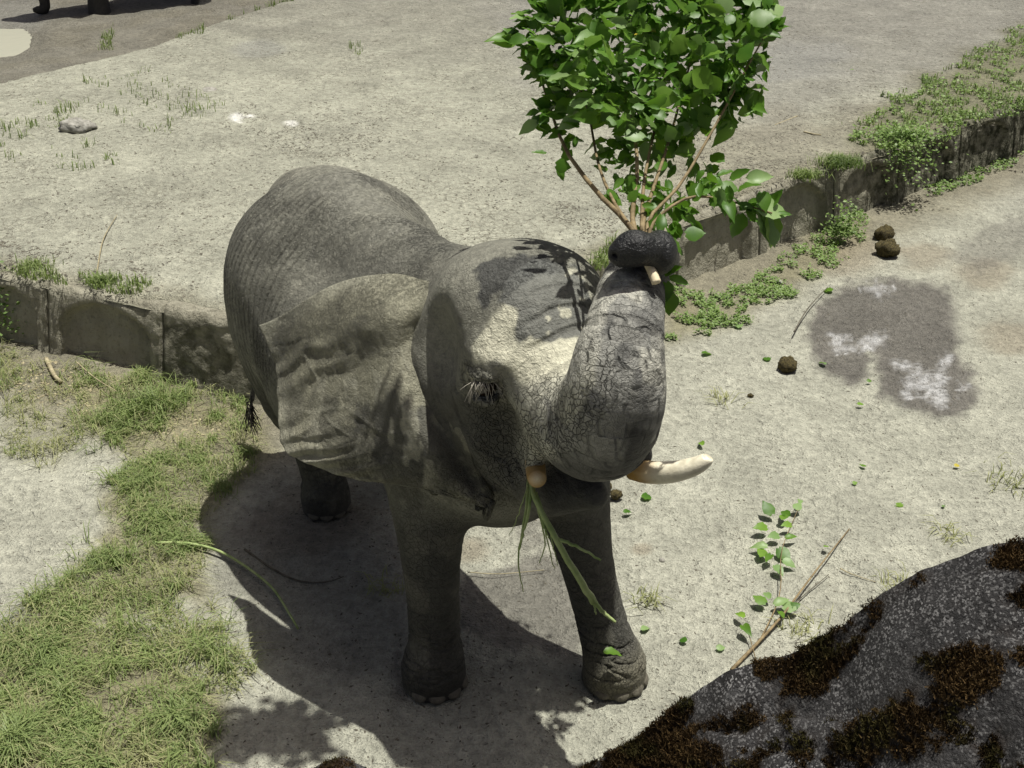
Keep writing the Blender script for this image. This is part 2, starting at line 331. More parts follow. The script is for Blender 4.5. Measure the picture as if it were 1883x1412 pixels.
# ------------------------------------------------------------------ retaining wall of concrete blocks with arched panels
def mat_concrete():
    n = NB('weathered_concrete'); m = n.attr('moss'); rc = n.attr('panel'); z = n.noise(7, 6, .65); z2 = n.noise(40, 5, .65)
    sv = n.n('ShaderNodeVectorMath', operation='MULTIPLY'); n.l(n.pos, sv.inputs[0]); sv.inputs[1].default_value = (9, 9, 1.2); st = n.noise(1.4, 4, .6, sv.outputs[0])
    c = n.mix(n.ramp(z, .3, .7), (.22, .207, .158), (.40, .38, .30)); c = n.mix(n.ramp(st, .5, .72, 0, .6), c, (.075, .07, .05))
    c = n.mix(n.math('MULTIPLY', rc, .45), c, (.36, .34, .265)); c = n.mix(n.ramp(z2, .55, .7, 0, .5), c, (.10, .09, .065))
    c = n.mix(n.math('MULTIPLY', m, n.ramp(n.noise(12, 5, .7), .3, .6)), c, (.035, .036, .02))
    b = n.bump(n.math('ADD', n.math('MULTIPLY', z2, .018), n.math('MULTIPLY', z, .03)), 1.); return n.done(c, .9, b, .25)
M_CONC = mat_concrete()
def build_wall():
    root = thing('retaining_wall', 'weathered low concrete retaining wall of arched blocks holding the terrace behind the elephant', 'wall', (0, 7.3, 0))
    # joints by arc length along the wall foot
    fine = np.stack([np.linspace(-9, 9, 3000), ywall(np.linspace(-9, 9, 3000))], 1); L = np.concatenate([[0], np.cumsum(np.linalg.norm(np.diff(fine, axis=0), axis=1))])
    s_of = lambda x: np.interp(x, fine[:, 0], L); p_of = lambda s: np.array([np.interp(s, L, fine[:, 0]), np.interp(s, L, fine[:, 1])])
    js = [s_of(v) for v in (-8.6, -7.4, -6.2, -5.1, -4.1, -3.42, -2.48, -1.55, -.75, .05, .66, 1.38, 2.19, 3.0, 3.78, 4.6, 5.4, 6.2, 7.1, 8.0, 8.9)]
    for k in range(len(js) - 1):
        a, b = p_of(js[k] + .012), p_of(js[k + 1] - .012); d = b - a; wd = np.linalg.norm(d); d /= wd; nrm = np.array([d[1], -d[0]])
        if nrm[1] > 0: nrm = -nrm
        nx, nz_ = 44, 30; u = np.linspace(0, 1, nx); v = np.linspace(0, 1, nz_); Uu, Vv = np.meshgrid(u, v); uu, vv = Uu.ravel(), Vv.ravel()
        H = TOPZ + .012 * math.sin(k * 2.3) + (.0 if k != 4 else -.02); z = -.12 + (H + .12) * vv; hx = (uu - .5) * wd
        # arch outline: straight sides, elliptic head
        aw = wd * .5 - .10; zs = H * .48; top = H - .085
        q = np.where(z < zs, aw - np.abs(hx), (1 - np.hypot(hx / aw, np.maximum(z - zs, 0) / (top - zs))) * min(aw, top - zs))
        seed = k * 13; pw = noise2(hx + k * 3.1, z, 7, 4, seed)
        rec = sst(-.004, .018, q + .006 * pw); depth = rec * (.07 if k != 6 else .012)
        off = -depth + .026 * pw + .004 * noise2(hx + k, z, 34, 2, seed + 3) - (.15 if k < 9 else .10) * vv - .03 * sst(.93, 1, vv)
        z = z + vv * (.022 * noise2(hx + k * 5.3, z * 0, 3, 3, seed + 8) - .02)
        P = np.stack([a[0] + d[0] * uu * wd + nrm[0] * off, a[1] + d[1] * uu * wd + nrm[1] * off, z], 1)
        F = gridfaces(nx, nz_)
        # body of the block behind the face
        loop = np.concatenate([np.arange(nx), nx * np.arange(1, nz_) + nx - 1, nx * (nz_ - 1) + np.arange(nx - 2, -1, -1), nx * np.arange(nz_ - 2, 0, -1)])
        back = P[loop] - np.array([nrm[0], nrm[1], 0]) * .24; nb = len(P); P = np.vstack([P, back]); m = len(loop); i = np.arange(m); j = (i + 1) % m
        F2 = np.stack([loop[j], loop[i], nb + i, nb + j], 1)
        mo = np.concatenate([sst(.5, 1.9, p_of(js[k])[0] + .6 * pw) * (.35 + .65 * sst(2.6, 4.2, p_of(js[k])[0] + uu)) * (1 - .6 * rec * (k < 13)), np.full(m, .5)])
        if k == 6: mo[:nb] = np.maximum(mo[:nb], sst(.02, -.03, z - .44 - .12 * np.sin(uu * 5) + .1 * pw) * .7)
        me = mesh_np('block', P, [F, F2], M_CONC, True, {'moss': np.clip(mo, 0, 1), 'panel': np.concatenate([rec, np.zeros(m)])})
        put('block', me, root).location = (0, -7.3, 0)
build_wall()
# ------------------------------------------------------------------ distance-field modelling for the elephants
class Field:
    def __init__(s, lo, hi, h):
        s.lo = np.array(lo, float); s.h = h; s.n = np.ceil((np.array(hi) - s.lo) / h).astype(int) + 1
        s.D = np.full(s.n, 1., np.float32); s.ax = [s.lo[i] + h * np.arange(s.n[i]) for i in range(3)]
    def box(s, lo, hi):
        sl = []
        for i in range(3):
            a = max(0, int((lo[i] - s.lo[i]) / s.h)); b = min(s.n[i], int((hi[i] - s.lo[i]) / s.h) + 2); sl.append(slice(a, max(a + 1, b)))
        g = [s.ax[i][sl[i]].astype(np.float32) for i in range(3)]
        return tuple(sl), g[0][:, None, None], g[1][None, :, None], g[2][None, None, :]
    def comb(s, sl, d, k, sub=False):
        A = s.D[sl]
        if sub: d = -d; h = np.maximum(k - np.abs(A - d), 0) / k; s.D[sl] = np.maximum(A, d) + h * h * k * .25
        else: h = np.maximum(k - np.abs(A - d), 0) / k; s.D[sl] = np.minimum(A, d) - h * h * k * .25
    def ell(s, c, r, ax=None, k=.1, sub=False):
        c = np.asarray(c, float); r = np.asarray(r, float); ax = np.eye(3) if ax is None else np.asarray(ax, float); m = .2
        ext = np.sqrt(((ax * r[:, None]) ** 2).sum(0)) + m; sl, x, y, z = s.box(c - ext, c + ext); x = x - c[0]; y = y - c[1]; z = z - c[2]
        q = [(ax[i][0] * x + ax[i][1] * y + ax[i][2] * z) for i in range(3)]
        k0 = np.sqrt(sum((q[i] / r[i]) ** 2 for i in range(3))) + 1e-6; k1 = np.sqrt(sum((q[i] / r[i] ** 2) ** 2 for i in range(3))) + 1e-6
        s.comb(sl, (k0 * (k0 - 1) / k1).astype(np.float32), k, sub)
    def cone(s, p, q, r0, r1, k=.08, sub=False):
        p = np.asarray(p, float); q = np.asarray(q, float); m = .18; R0 = max(r0, r1) + m
        sl, x, y, z = s.box(np.minimum(p, q) - R0, np.maximum(p, q) + R0); e = q - p; L = e @ e + 1e-9
        t = np.clip(((x - p[0]) * e[0] + (y - p[1]) * e[1] + (z - p[2]) * e[2]) / L, 0, 1)
        d = np.sqrt((x - p[0] - t * e[0]) ** 2 + (y - p[1] - t * e[1]) ** 2 + (z - p[2] - t * e[2]) ** 2) - (r0 + (r1 - r0) * t)
        s.comb(sl, d.astype(np.float32), k, sub)
    def chain(s, pts, k=.06, n=None, k1=None):       # one smooth limb: hard union of its cones, blended once into the rest
        pts = spline(pts, n) if n else np.asarray(pts, float); rm = pts[:, 3].max() + .2
        sl, x, y, z = s.box(pts[:, :3].min(0) - rm, pts[:, :3].max(0) + rm); best = np.full(np.broadcast_shapes(x.shape, y.shape, z.shape), 9., np.float32); kk = np.full(best.shape, k, np.float32); m = len(pts) - 1
        o = [q.start for q in sl]
        for i, (a, b) in enumerate(zip(pts[:-1], pts[1:])):
            R0 = max(a[3], b[3]) + .16; l2, x2, y2, z2 = s.box(np.minimum(a[:3], b[:3]) - R0, np.maximum(a[:3], b[:3]) + R0); ls = tuple(slice(q.start - w_, q.stop - w_) for q, w_ in zip(l2, o)); p = a[:3]; e = b[:3] - p; L = e @ e + 1e-9
            t = np.clip(((x2 - p[0]) * e[0] + (y2 - p[1]) * e[1] + (z2 - p[2]) * e[2]) / L, 0, 1)
            d = (np.sqrt((x2 - p[0] - t * e[0]) ** 2 + (y2 - p[1] - t * e[1]) ** 2 + (z2 - p[2] - t * e[2]) ** 2) - (a[3] + (b[3] - a[3]) * t)).astype(np.float32)
            if k1 is not None: kk[ls] = np.where(d < best[ls], k + (k1 - k) * sst(.12, .45, (i + t) / m), kk[ls])
            best[ls] = np.minimum(best[ls], d)
        s.comb(sl, best, kk if k1 is not None else k)
    def cut_below(s, z): s.D = np.maximum(s.D, (z - s.ax[2]).astype(np.float32)[None, None, :])
    def mesh(s):                                    # surface nets
        D = s.D; S = D < 0; n = s.n; acc = np.zeros(tuple(n - 1) + (3,), np.float32); cnt = np.zeros(tuple(n - 1), np.float32); E = []
        for ax in range(3):
            a = [slice(None)] * 3; b = [slice(None)] * 3; a[ax] = slice(0, -1); b[ax] = slice(1, None)
            I = np.argwhere(S[tuple(a)] != S[tuple(b)]); J = I.copy(); J[:, ax] += 1
            d0 = D[tuple(I.T)]; d1 = D[tuple(J.T)]; P = I.astype(np.float32); P[:, ax] += d0 / (d0 - d1); o = [i for i in range(3) if i != ax]; cells = []
            for u, v in ((0, 0), (1, 0), (1, 1), (0, 1)):
                c = I.copy(); c[:, o[0]] -= u; c[:, o[1]] -= v; cells.append(c)
            ok = np.all([(c >= 0).all(1) & (c < n - 1).all(1) for c in cells], 0); cells = [c[ok] for c in cells]
            for c in cells: np.add.at(acc, tuple(c.T), P[ok]); np.add.at(cnt, tuple(c.T), 1)
            fl = d0[ok] < 0
            if ax == 1: fl = ~fl
            E.append((cells, fl))
        ids = np.full(cnt.shape, -1, np.int64); m = cnt > 0; ids[m] = np.arange(m.sum()); V = acc[m] / cnt[m][:, None] * s.h + s.lo; Q = []
        for cells, fl in E:
            q = np.stack([ids[tuple(c.T)] for c in cells], 1); q[~fl] = q[~fl][:, ::-1]; Q.append(q)
        return V, np.concatenate(Q)
def subdivide(V, Q, levels=1):
    me = mesh_np('tmp', V, Q); o = bpy.data.objects.new('tmp', me); COL.objects.link(o); md = o.modifiers.new('s', 'SUBSURF'); md.levels = levels
    dg = bpy.context.evaluated_depsgraph_get(); ev = o.evaluated_get(dg); m2 = ev.to_mesh()
    V2 = np.empty(len(m2.vertices) * 3, np.float32); m2.vertices.foreach_get('co', V2); F = np.empty(len(m2.loops), np.int32); m2.loops.foreach_get('vertex_index', F)
    ev.to_mesh_clear(); bpy.data.objects.remove(o); bpy.data.meshes.remove(me); return V2.reshape(-1, 3), F.reshape(-1, 4)
def vnormals(V, Q):
    a = V[Q[:, 2]] - V[Q[:, 0]]; b = V[Q[:, 3]] - V[Q[:, 1]]; fn = np.cross(a, b); N = np.zeros_like(V)
    for i in range(4): np.add.at(N, Q[:, i], fn)
    return N / (np.linalg.norm(N, axis=1)[:, None] + 1e-12)
def along(V, path):                                 # nearest arc length, distance/radius on a thick path
    s0 = 0; best = np.full(len(V), 1e9); S = np.zeros(len(V)); TT = np.zeros((len(V), 3))
    for a, b in zip(path[:-1], path[1:]):
        e = b[:3] - a[:3]; L = np.linalg.norm(e); t = np.clip((V - a[:3]) @ e / (L * L), 0, 1); rr = a[3] + (b[3] - a[3]) * t
        d = np.linalg.norm(V - a[:3] - t[:, None] * e, axis=1) / rr; m = d < best; best[m] = d[m]; S[m] = s0 + t[m] * L; s0 += L
    return S, best, s0
# ------------------------------------------------------------------ the elephant
nrm3 = lambda v: np.asarray(v, float) / np.linalg.norm(v)
A = nrm3((.54, -.84, 0)); B = np.array([-A[1], A[0], 0]); Z = np.array([0, 0, 1.])          # body: forward, left, up
HF = nrm3((.57, -.82, 0)); HL = np.array([-HF[1], HF[0], 0]); tl = R(12); HFt = HF * math.cos(tl) + Z * math.sin(tl); HUt = -HF * math.sin(tl) + Z * math.cos(tl)
HC = np.array([.03, 4.40, 1.92])
TRUNK = spline(np.array([(*at(1000, 660, 4.20), .22), (*at(1055, 735, 4.0), .222), (*at(1100, 780, 3.81), .204), (*at(1128, 728, 3.66), .172), (*at(1140, 650, 3.68), .144), (*at(1153, 580, 3.79), .121), (*at(1164, 525, 3.90), .105),
                         (*at(1188, 492, 3.97), .090), (*at(1214, 476, 3.93), .060), (*at(1212, 460, 3.86), .048), (*at(1184, 458, 3.80), .046), (*at(1150, 463, 3.79), .044)]), 60)
TUSK_R = [(*at(984, 850, 4.02), .040), (*at(986, 872, 3.92), .039), (*at(988, 881, 3.875), .036)]
TUSK_L = [(*at(1165, 862, 4.02), .046), (*at(1192, 868, 3.96), .046), (*at(1235, 868, 3.90), .043), (*at(1275, 858, 3.87), .037), (*at(1298, 846, 3.86), .028), (*at(1303, 840, 3.86), .018)]
def hd(f, l, u): return HC + HFt * f + HL * l + HUt * u
FOOT = [np.array((-.38, 4.44, 0)), np.array((.50, 4.46, 0)), np.array((-1.11, 5.93, 0)), np.array((-.55, 6.22, 0))]
TAIL = spline(np.array([(-1.24, 6.50, 1.66, .07), (*at(474, 560, 6.62), .04), (*at(471, 640, 6.60), .026), (*at(466, 710, 6.55), .020), (*at(460, 760, 6.48), .016)]), 14)
def build_elephant():
    F = Field((-1.8, 3.35, -.03), (1.05, 6.95, 2.72), .0145); bx = np.array([A, B, Z]); hx = np.array([HFt, HL, HUt])
    F.ell((-.46, 5.20, 1.34), (1.00, .49, .62), bx, .1); F.ell((-.96, 5.46, 1.22), (.48, .32, .48), bx, .2)
    F.ell((-.92, 5.93, 1.46), (.64, .56, .58), bx, .16)
    F.ell((-.07, 4.64, 1.50), (.50, .43, .61), bx, .16)
    F.chain(np.array([(-1.16, 6.36, 1.80, .16), (-.98, 6.04, 1.86, .17), (-.70, 5.56, 1.87, .15), (-.38, 5.08, 1.90, .14), (-.05, 4.62, 1.97, .16)]), .22)
    F.ell((-1.22, 5.92, 1.35), (.40, .30, .55), bx, .16); F.ell((-.72, 6.18, 1.35), (.40, .30, .55), bx, .16)                           # thighs
    F.ell((-1.10, 6.33, 1.45), (.28, .34, .42), bx, .15)
    F.cone((.0, 4.62, 1.66), (.03, 4.45, 1.82), .45, .38, .12)                                                                        # neck
    # head
    F.ell(hd(-.02, 0, .03), (.40, .31, .35), hx, .12)
    F.ell(hd(.06, .10, .13), (.30, .21, .22), hx, .10); F.ell(hd(.06, -.10, .13), (.30, .21, .22), hx, .10)
    F.ell(hd(.0, 0, -.30), (.33, .225, .36), hx, .12)
    F.cone(hd(.05, -.16, -.38), hd(.22, -.10, -.60), .14, .10, .12); F.cone(hd(.05, .16, -.38), hd(.22, .10, -.60), .14, .10, .12)
    F.cone(hd(.16, 0, -.58), hd(.40, 0, -.60), .13, .06, .1)                                                                           # lower jaw and lip
    F.cone(hd(.12, -.19, .02), hd(.20, -.27, .04), .10, .07, .08); F.cone(hd(.12, .19, .02), hd(.20, .27, .04), .10, .07, .08)           # brow
    F.ell(hd(-.08, -.37, .05), (.13, .10, .17), hx, .10, True); F.ell(hd(-.08, .37, .05), (.13, .10, .17), hx, .10, True)                                                                        # temple hollow
    TG = TRUNK.copy(); TG[:, 3] += .010; F.chain(TG, .13, None, .02)
    F.ell(at(1166, 455, 3.79), (.072, .060, .066), None, .012); F.ell(at(1212, 464, 3.85), (.064, .078, .078), None, .006); F.ell(at(1140, 467, 3.785), (.040, .045, .038), None, .02); F.ell(at(1131, 470, 3.76), (.012, .02, .012), None, .015, True)
    tr0, tl0 = np.array(TUSK_R[0][:3]), np.array(TUSK_L[1][:3])
    F.cone(at(985, 715, 4.10), at(980, 848, 3.985), .135, .062, .07); F.cone(at(1105, 745, 4.16), at(1172, 836, 4.04), .15, .060, .12)         # tusk sheaths
    F.ell(at(1012, 872, 3.96), (.05, .05, .05), None, .05, True)
    # legs
    def leg(pts, k=.1): pp = np.array(pts); pp[:, 3] += .019; F.chain(pp, k, 16)
    x, y, _ = FOOT[0]; leg([(-.34, 4.70, 1.45, .26), (-.375, 4.62, 1.10, .19), (-.38, 4.54, .80, .135), (-.375, 4.50, .50, .108), (x + .01, y + .03, .24, .112), (x, y, .12, .135)]); F.cone((x, y - .02, .10), (x, y, .0), .135, .165, .05)
    x, y, _ = FOOT[1]; leg([(.22, 4.68, 1.45, .23), (.26, 4.66, 1.10, .18), (.315, 4.62, .80, .132), (.385, 4.56, .50, .104), (x - .04, y + .03, .24, .110), (x, y, .12, .132)]); F.cone((x, y - .02, .10), (x, y, .0), .135, .165, .05)
    x, y, _ = FOOT[2]; leg([(-1.20, 5.95, 1.2, .30), (-1.20, 5.90, .85, .215), (-1.17, 5.98, .55, .135), (x - .02, y + .05, .28, .112), (x, y, .12, .125)]); F.cone((x, y - .02, .1), (x, y, 0), .125, .145, .05)
    x, y, _ = FOOT[3]; leg([(-.70, 6.20, 1.2, .30), (-.64, 6.15, .85, .215), (-.58, 6.25, .55, .150), (x, y + .05, .28, .130), (x, y, .12, .145)]); F.cone((x, y - .02, .1), (x, y, 0), .145, .165, .05)
    # tail
    F.chain(TAIL, .03)
    # hollow of the cheek behind the tusk sheath
    for ex, ey, rr_ in ((918, 790, .10), (925, 850, .08)):
        F.ell(at(ex, ey, 4.02), (rr_, rr_, rr_ * 1.3), None, .09, True)
    # eye socket and lids
    F.cut_below(.004)
    def hit(px_, py_, off=0.):
        d = at(px_, py_, Y=1.) - _C; t = np.arange(3.3, 7.5, .004); P_ = _C + d * t[:, None]; ii = np.round((P_ - F.lo) / F.h).astype(int); ok = ((ii >= 0) & (ii < F.n)).all(1)
        dd = np.where(ok, F.D[tuple(np.clip(ii, 0, F.n - 1).T)], 1.); k_ = int(np.argmax(dd < 0)); return _C + d * (t[k_] + off) if dd.min() < 0 else None
    global eye_pos, ROOTS, FLD
    FLD = F
    eye_pos = hit(893, 703, .022); ROOTS = [hit(a, b, o_) for a, b, o_ in EAR_ROOT]; print('roots', eye_pos, ROOTS)
    E0 = eye_pos; eY = E0[1]
    F.ell(at(893, 712, eY - .03), (.075, .06, .055), hx, .04, True); F.ell(at(890, 686, eY - .015), (.085, .055, .034), hx, .025); F.ell(at(893, 735, eY - .005), (.070, .045, .020), hx, .03); F.ell(at(905, 655, eY + .02), (.12, .07, .035), hx, .05)
    V, Q = F.mesh(); V, Q = subdivide(V, Q, 1); N = vnormals(V, Q)
    S, dr, Ltot = along(V, TRUNK); tm = sst(1.30, 1.10, dr) * sst(.10, .30, S)
    px, py = pix(V); low = fbm(V, 5, 3, 2)
    W = V + .02 * np.stack([fbm(V, 9, 2, 51), fbm(V, 9, 2, 52), fbm(V, 9, 2, 53)], 1)
    disp = .006 * low
    ridge = lambda P, sc, sd: 1 - np.abs(fbm(P, sc, 2, sd)) * 2
    # hide folds: vertical on flank and rump, level on the lower legs
    fl = sst(.55, 1., np.cos(2 * np.pi * (V @ A / .047 + .16 * np.sin(V[:, 2] * 9) + .7 * fbm(V, 3, 2, 60)))) * sst(-.28, .12, fbm(V * np.array([1, 1, .4]), 4, 2, 59)) * sst(4.95, 5.4, V[:, 1]) * sst(.8, 1.1, V[:, 2]); disp -= .008 * fl
    lb = np.stack([W[:, 0] * 5, W[:, 1] * 5, W[:, 2] * 26], 1); lg = sst(.70, .97, ridge(lb, 1, 61)) * sst(.98, .55, V[:, 2]) * (.35 + .65 * sst(.42, .30, V[:, 2])); disp -= .011 * lg * sst(.09, .16, V[:, 2])
    # trunk rings and the creases fanning from its root over the face
    sw = S + .012 * fbm(V, 7, 2, 63); ph = (sw / .034 + .35 * fbm(V, 4, 2, 64)); rg = sst(.62, 1., np.cos(ph * 2 * np.pi)); disp -= .0045 * rg * tm * sst(.30, .45, S) * sst(Ltot - .26, Ltot - .36, S)
    fm = sst(1.75, 1.25, dr) * sst(.42, .28, S) * sst(950, 1010, px) * sst(760, 690, py); ph2 = dr * 5.2 + .25 * low; cr = sst(.55, 1., np.cos(ph2 * 2 * np.pi)) * fm; disp -= .010 * cr
    cz = hd(.12, -.1, -.3); chk = sst(.5, .25, np.linalg.norm(V - cz, axis=1)); lb = np.stack([(W @ HF + W[:, 2] * .6) * 20, W @ HL * 8, (W[:, 2] - W @ HF * .6) * 5], 1); ck = sst(.7, .97, ridge(lb, 1, 66)) * chk * sst(1.2, 1.4, dr); disp -= .008 * ck
    # eye folds
    de = np.linalg.norm((V - at(892, 702, eY)) * np.array([1, 1, 1.25]), axis=1); ef = sst(.17, .06, de) * sst(.5, 1, np.cos((de / .026 + .2 * low) * 2 * np.pi)); disp -= .006 * ef
    keep = sst(.0, .03, V[:, 2]); V = V + N * (disp * keep)[:, None]
    # colour of the hide and the mud drying on it, plus painted shade and highlights
    n1 = fbm(V, 7, 4, 70); n2 = fbm(V, 22, 3, 71); nn = n1 + .6 * n2
    MUD, HIDE, PALE = (.215, .211, .172), (.052, .050, .043), (.56, .54, .42)
    c = np.tile(np.array(MUD), (len(V), 1)) * (1 + .34 * n1)[:, None]; c = blend(c, sst(.12, .34, fbm(V, 4.5, 4, 73)) * .6, (.095, .092, .075)); c = blend(c, sst(.24, .40, fbm(V, 6, 4, 74)) * .55, (.33, .32, .26)); wet = np.full(len(V), .15); fold = np.full(len(V), .06); lumps = .25 + .75 * sst(-.05, .35, fbm(V, 3, 3, 79))
    up = N[:, 2]
    bodym = sst(4.75, 5.1, V[:, 1])
    c = blend(c, bodym * sst(.15, .5, n1 + .25) * .5, (.15, .147, .122)); wet = np.maximum(wet, bodym * sst(-.1, .4, n1) * sst(1.55, 1.8, V[:, 2]) * .75)
    c = blend(c, sst(1.55, 1.95, V[:, 2]) * sst(6.0, 6.25, V[:, 1] + .1 * n1) * .55, (.30, .29, .23))  # painted highlight: paler top of the rump
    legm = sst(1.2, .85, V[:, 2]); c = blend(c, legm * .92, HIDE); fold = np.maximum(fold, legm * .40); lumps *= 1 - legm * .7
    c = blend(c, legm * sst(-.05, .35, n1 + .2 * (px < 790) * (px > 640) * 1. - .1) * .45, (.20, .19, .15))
    c = blend(c, sst(.30, .12, V[:, 2]) * sst(1040, 1080, px) * .7, (.20, .185, .13))
    sh = sst(4.3, 4.6, V[:, 1]) * sst(5.45, 5.1, V[:, 1]); c = blend(c, sh * .45, (.125, .122, .102))  # shade of the ear painted in: shoulder behind it darker
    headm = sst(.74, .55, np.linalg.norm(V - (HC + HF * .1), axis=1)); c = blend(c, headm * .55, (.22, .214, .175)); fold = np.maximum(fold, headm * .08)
    lowh = headm * sst(1.86, 1.72, V[:, 2] + .04 * n1); c = blend(c, lowh * .8, (.060, .058, .048)); lumps *= 1 - headm * .6  # lower head darkened in colour, as painted shade under the face
    g2 = pmask(px, py, [(868, 520), (880, 485), (950, 468), (1005, 472), (1025, 505), (1000, 520), (960, 512), (940, 540), (915, 545), (890, 560)], 4, nn, 20) * (V[:, 1] < 4.9) * sst(1.8, 1.9, V[:, 2]); c = blend(c, g2 * .85, (.035, .036, .036)); wet = np.maximum(wet, g2 * .4)
    g = pmask(px, py, [(935, 535), (985, 505), (1060, 500), (1100, 560), (1105, 640), (1078, 680), (1010, 700), (960, 715), (915, 660), (872, 672), (866, 640), (895, 600)], 5, nn, 12) * (V[:, 1] < 4.9) * sst(1.6, 1.7, V[:, 2]); c = blend(c, g * .9, PALE); lumps *= 1 - g
    g = pmask(px, py, [(912, 556), (930, 500), (985, 478), (1060, 492), (1092, 560), (1090, 618), (1045, 618), (1010, 628), (975, 622), (955, 645), (938, 620), (945, 575)], 4, nn, 13) * (V[:, 1] < 4.9) * sst(1.6, 1.7, V[:, 2]); c = blend(c, g * .93 * (1 - .8 * sst(.34, .46, nn)), (.120, .122, .113)); wet = np.maximum(wet, g * .25)
    tk = tm * sst(.28, .42, S); c = blend(c, tk, (.42, .41, .355)); lumps *= 1 - tk
    frt = (V[:, 1] < 4.35) * (V[:, 2] > 1.25)
    sheath = frt * pmask(px, py, [(950, 730), (985, 700), (1060, 690), (1120, 640), (1130, 740), (1090, 800), (1020, 845), (985, 885), (962, 875), (958, 800)], 18, nn, 14); cheek = frt * pmask(px, py, [(850, 720), (950, 730), (962, 900), (900, 920), (870, 840)], 20, nn, 10)
    c = blend(c, sheath * .85, (.42, .41, .335)); fold = np.maximum(fold * (1 - tk), np.maximum(tk * .15, np.maximum(sheath * .95, cheek * .45))); lumps *= (1 - sheath) * (1 - cheek)  # tusk sheath lightened in colour, as if catching the sun
    side = pmask(px, py, [(1000, 720), (1050, 640), (1075, 560), (1100, 510), (1118, 520), (1112, 600), (1100, 680), (1085, 740), (1040, 780)], 6, nn, 14); c = blend(c, tk * (1 - side) * (1 - sst(.10, .22, fbm(V, 8, 3, 78))) * .8, (.205, .203, .188))
    c = blend(c, tk * (1 - side) * sst(.16, .30, fbm(V, 8, 3, 77)) * .6, (.09, .09, .087))
    ub = sst(815, 862, py + 22 * nn) * sst(985, 1020, px) * (V[:, 1] < 4.3) * (V[:, 2] > 1.3); c = blend(c, ub * .75, (.050, .049, .046)); wet = np.maximum(wet, ub * .35)  # trunk underside darkened in colour: painted shade along with wet hide
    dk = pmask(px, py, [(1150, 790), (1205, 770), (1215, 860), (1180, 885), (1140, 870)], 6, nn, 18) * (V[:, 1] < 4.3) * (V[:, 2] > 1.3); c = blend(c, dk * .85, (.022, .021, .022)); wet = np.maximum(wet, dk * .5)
    tip = np.maximum(sst(Ltot - .40, Ltot - .34, S + .02 * n1) * sst(1.9, 1.6, dr), (V[:, 2] > 2.2) * (V[:, 1] < 4.1) * sst(506, 496, py + 5 * n1)); c = blend(c, tip, (.014, .014, .015)); wet = np.maximum(wet, tip * .85); lumps *= 1 - tip
    c = blend(c, np.maximum(np.maximum(fl * .35, lg * .35 * legm), np.maximum(rg * tm * .35, cr * .25)), (.05, .047, .04))  # grooves of folds and rings darkened in colour, as painted shade
    c = blend(c, sst(.10, .06, de) * .7, (.40, .385, .315)); c = blend(c, np.exp(-((de - .115) / .010) ** 2) * .5, (.06, .057, .045)); c = blend(c, sst(.05, .03, np.linalg.norm(V - at(893, 712, eY - .02), axis=1)) * .9, (.03, .028, .024)); fold = np.maximum(fold, sst(.16, .08, de) * .8); lumps *= 1 - sst(.2, .12, de)  # lid lightened, its crease and the socket darkened: painted light and shade
    tail = sst(1.3, 1.1, along(V, TAIL[4:])[1]); c = blend(c, tail, (.13, .125, .10))
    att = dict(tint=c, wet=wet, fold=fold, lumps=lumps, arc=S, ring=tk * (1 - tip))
    # ears, sheets of hide rooted behind the jaw
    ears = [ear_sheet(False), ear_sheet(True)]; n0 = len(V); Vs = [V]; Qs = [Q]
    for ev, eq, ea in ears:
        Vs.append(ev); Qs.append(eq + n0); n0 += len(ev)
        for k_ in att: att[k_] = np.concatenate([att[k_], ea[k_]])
    att['tint'] = np.clip(att['tint'], .008, .8)
    V = np.vstack(Vs); Q = np.vstack(Qs)
    root = thing('elephant', 'mud-coated grey elephant with raised trunk gripping a leafy branch, ears spread', 'elephant', (-.3, 5.2, 0))
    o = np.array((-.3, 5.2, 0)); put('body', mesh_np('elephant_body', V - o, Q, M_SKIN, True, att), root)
    return root, o, V[:len(px)]
EAR_ROOT = [(806, 500, .05), (812, 560, .05), (818, 625, .04), (830, 690, .03), (842, 760, .01), (860, 825, -.01), (882, 885, -.04)]
EARPUSH = [None]; FLD = None
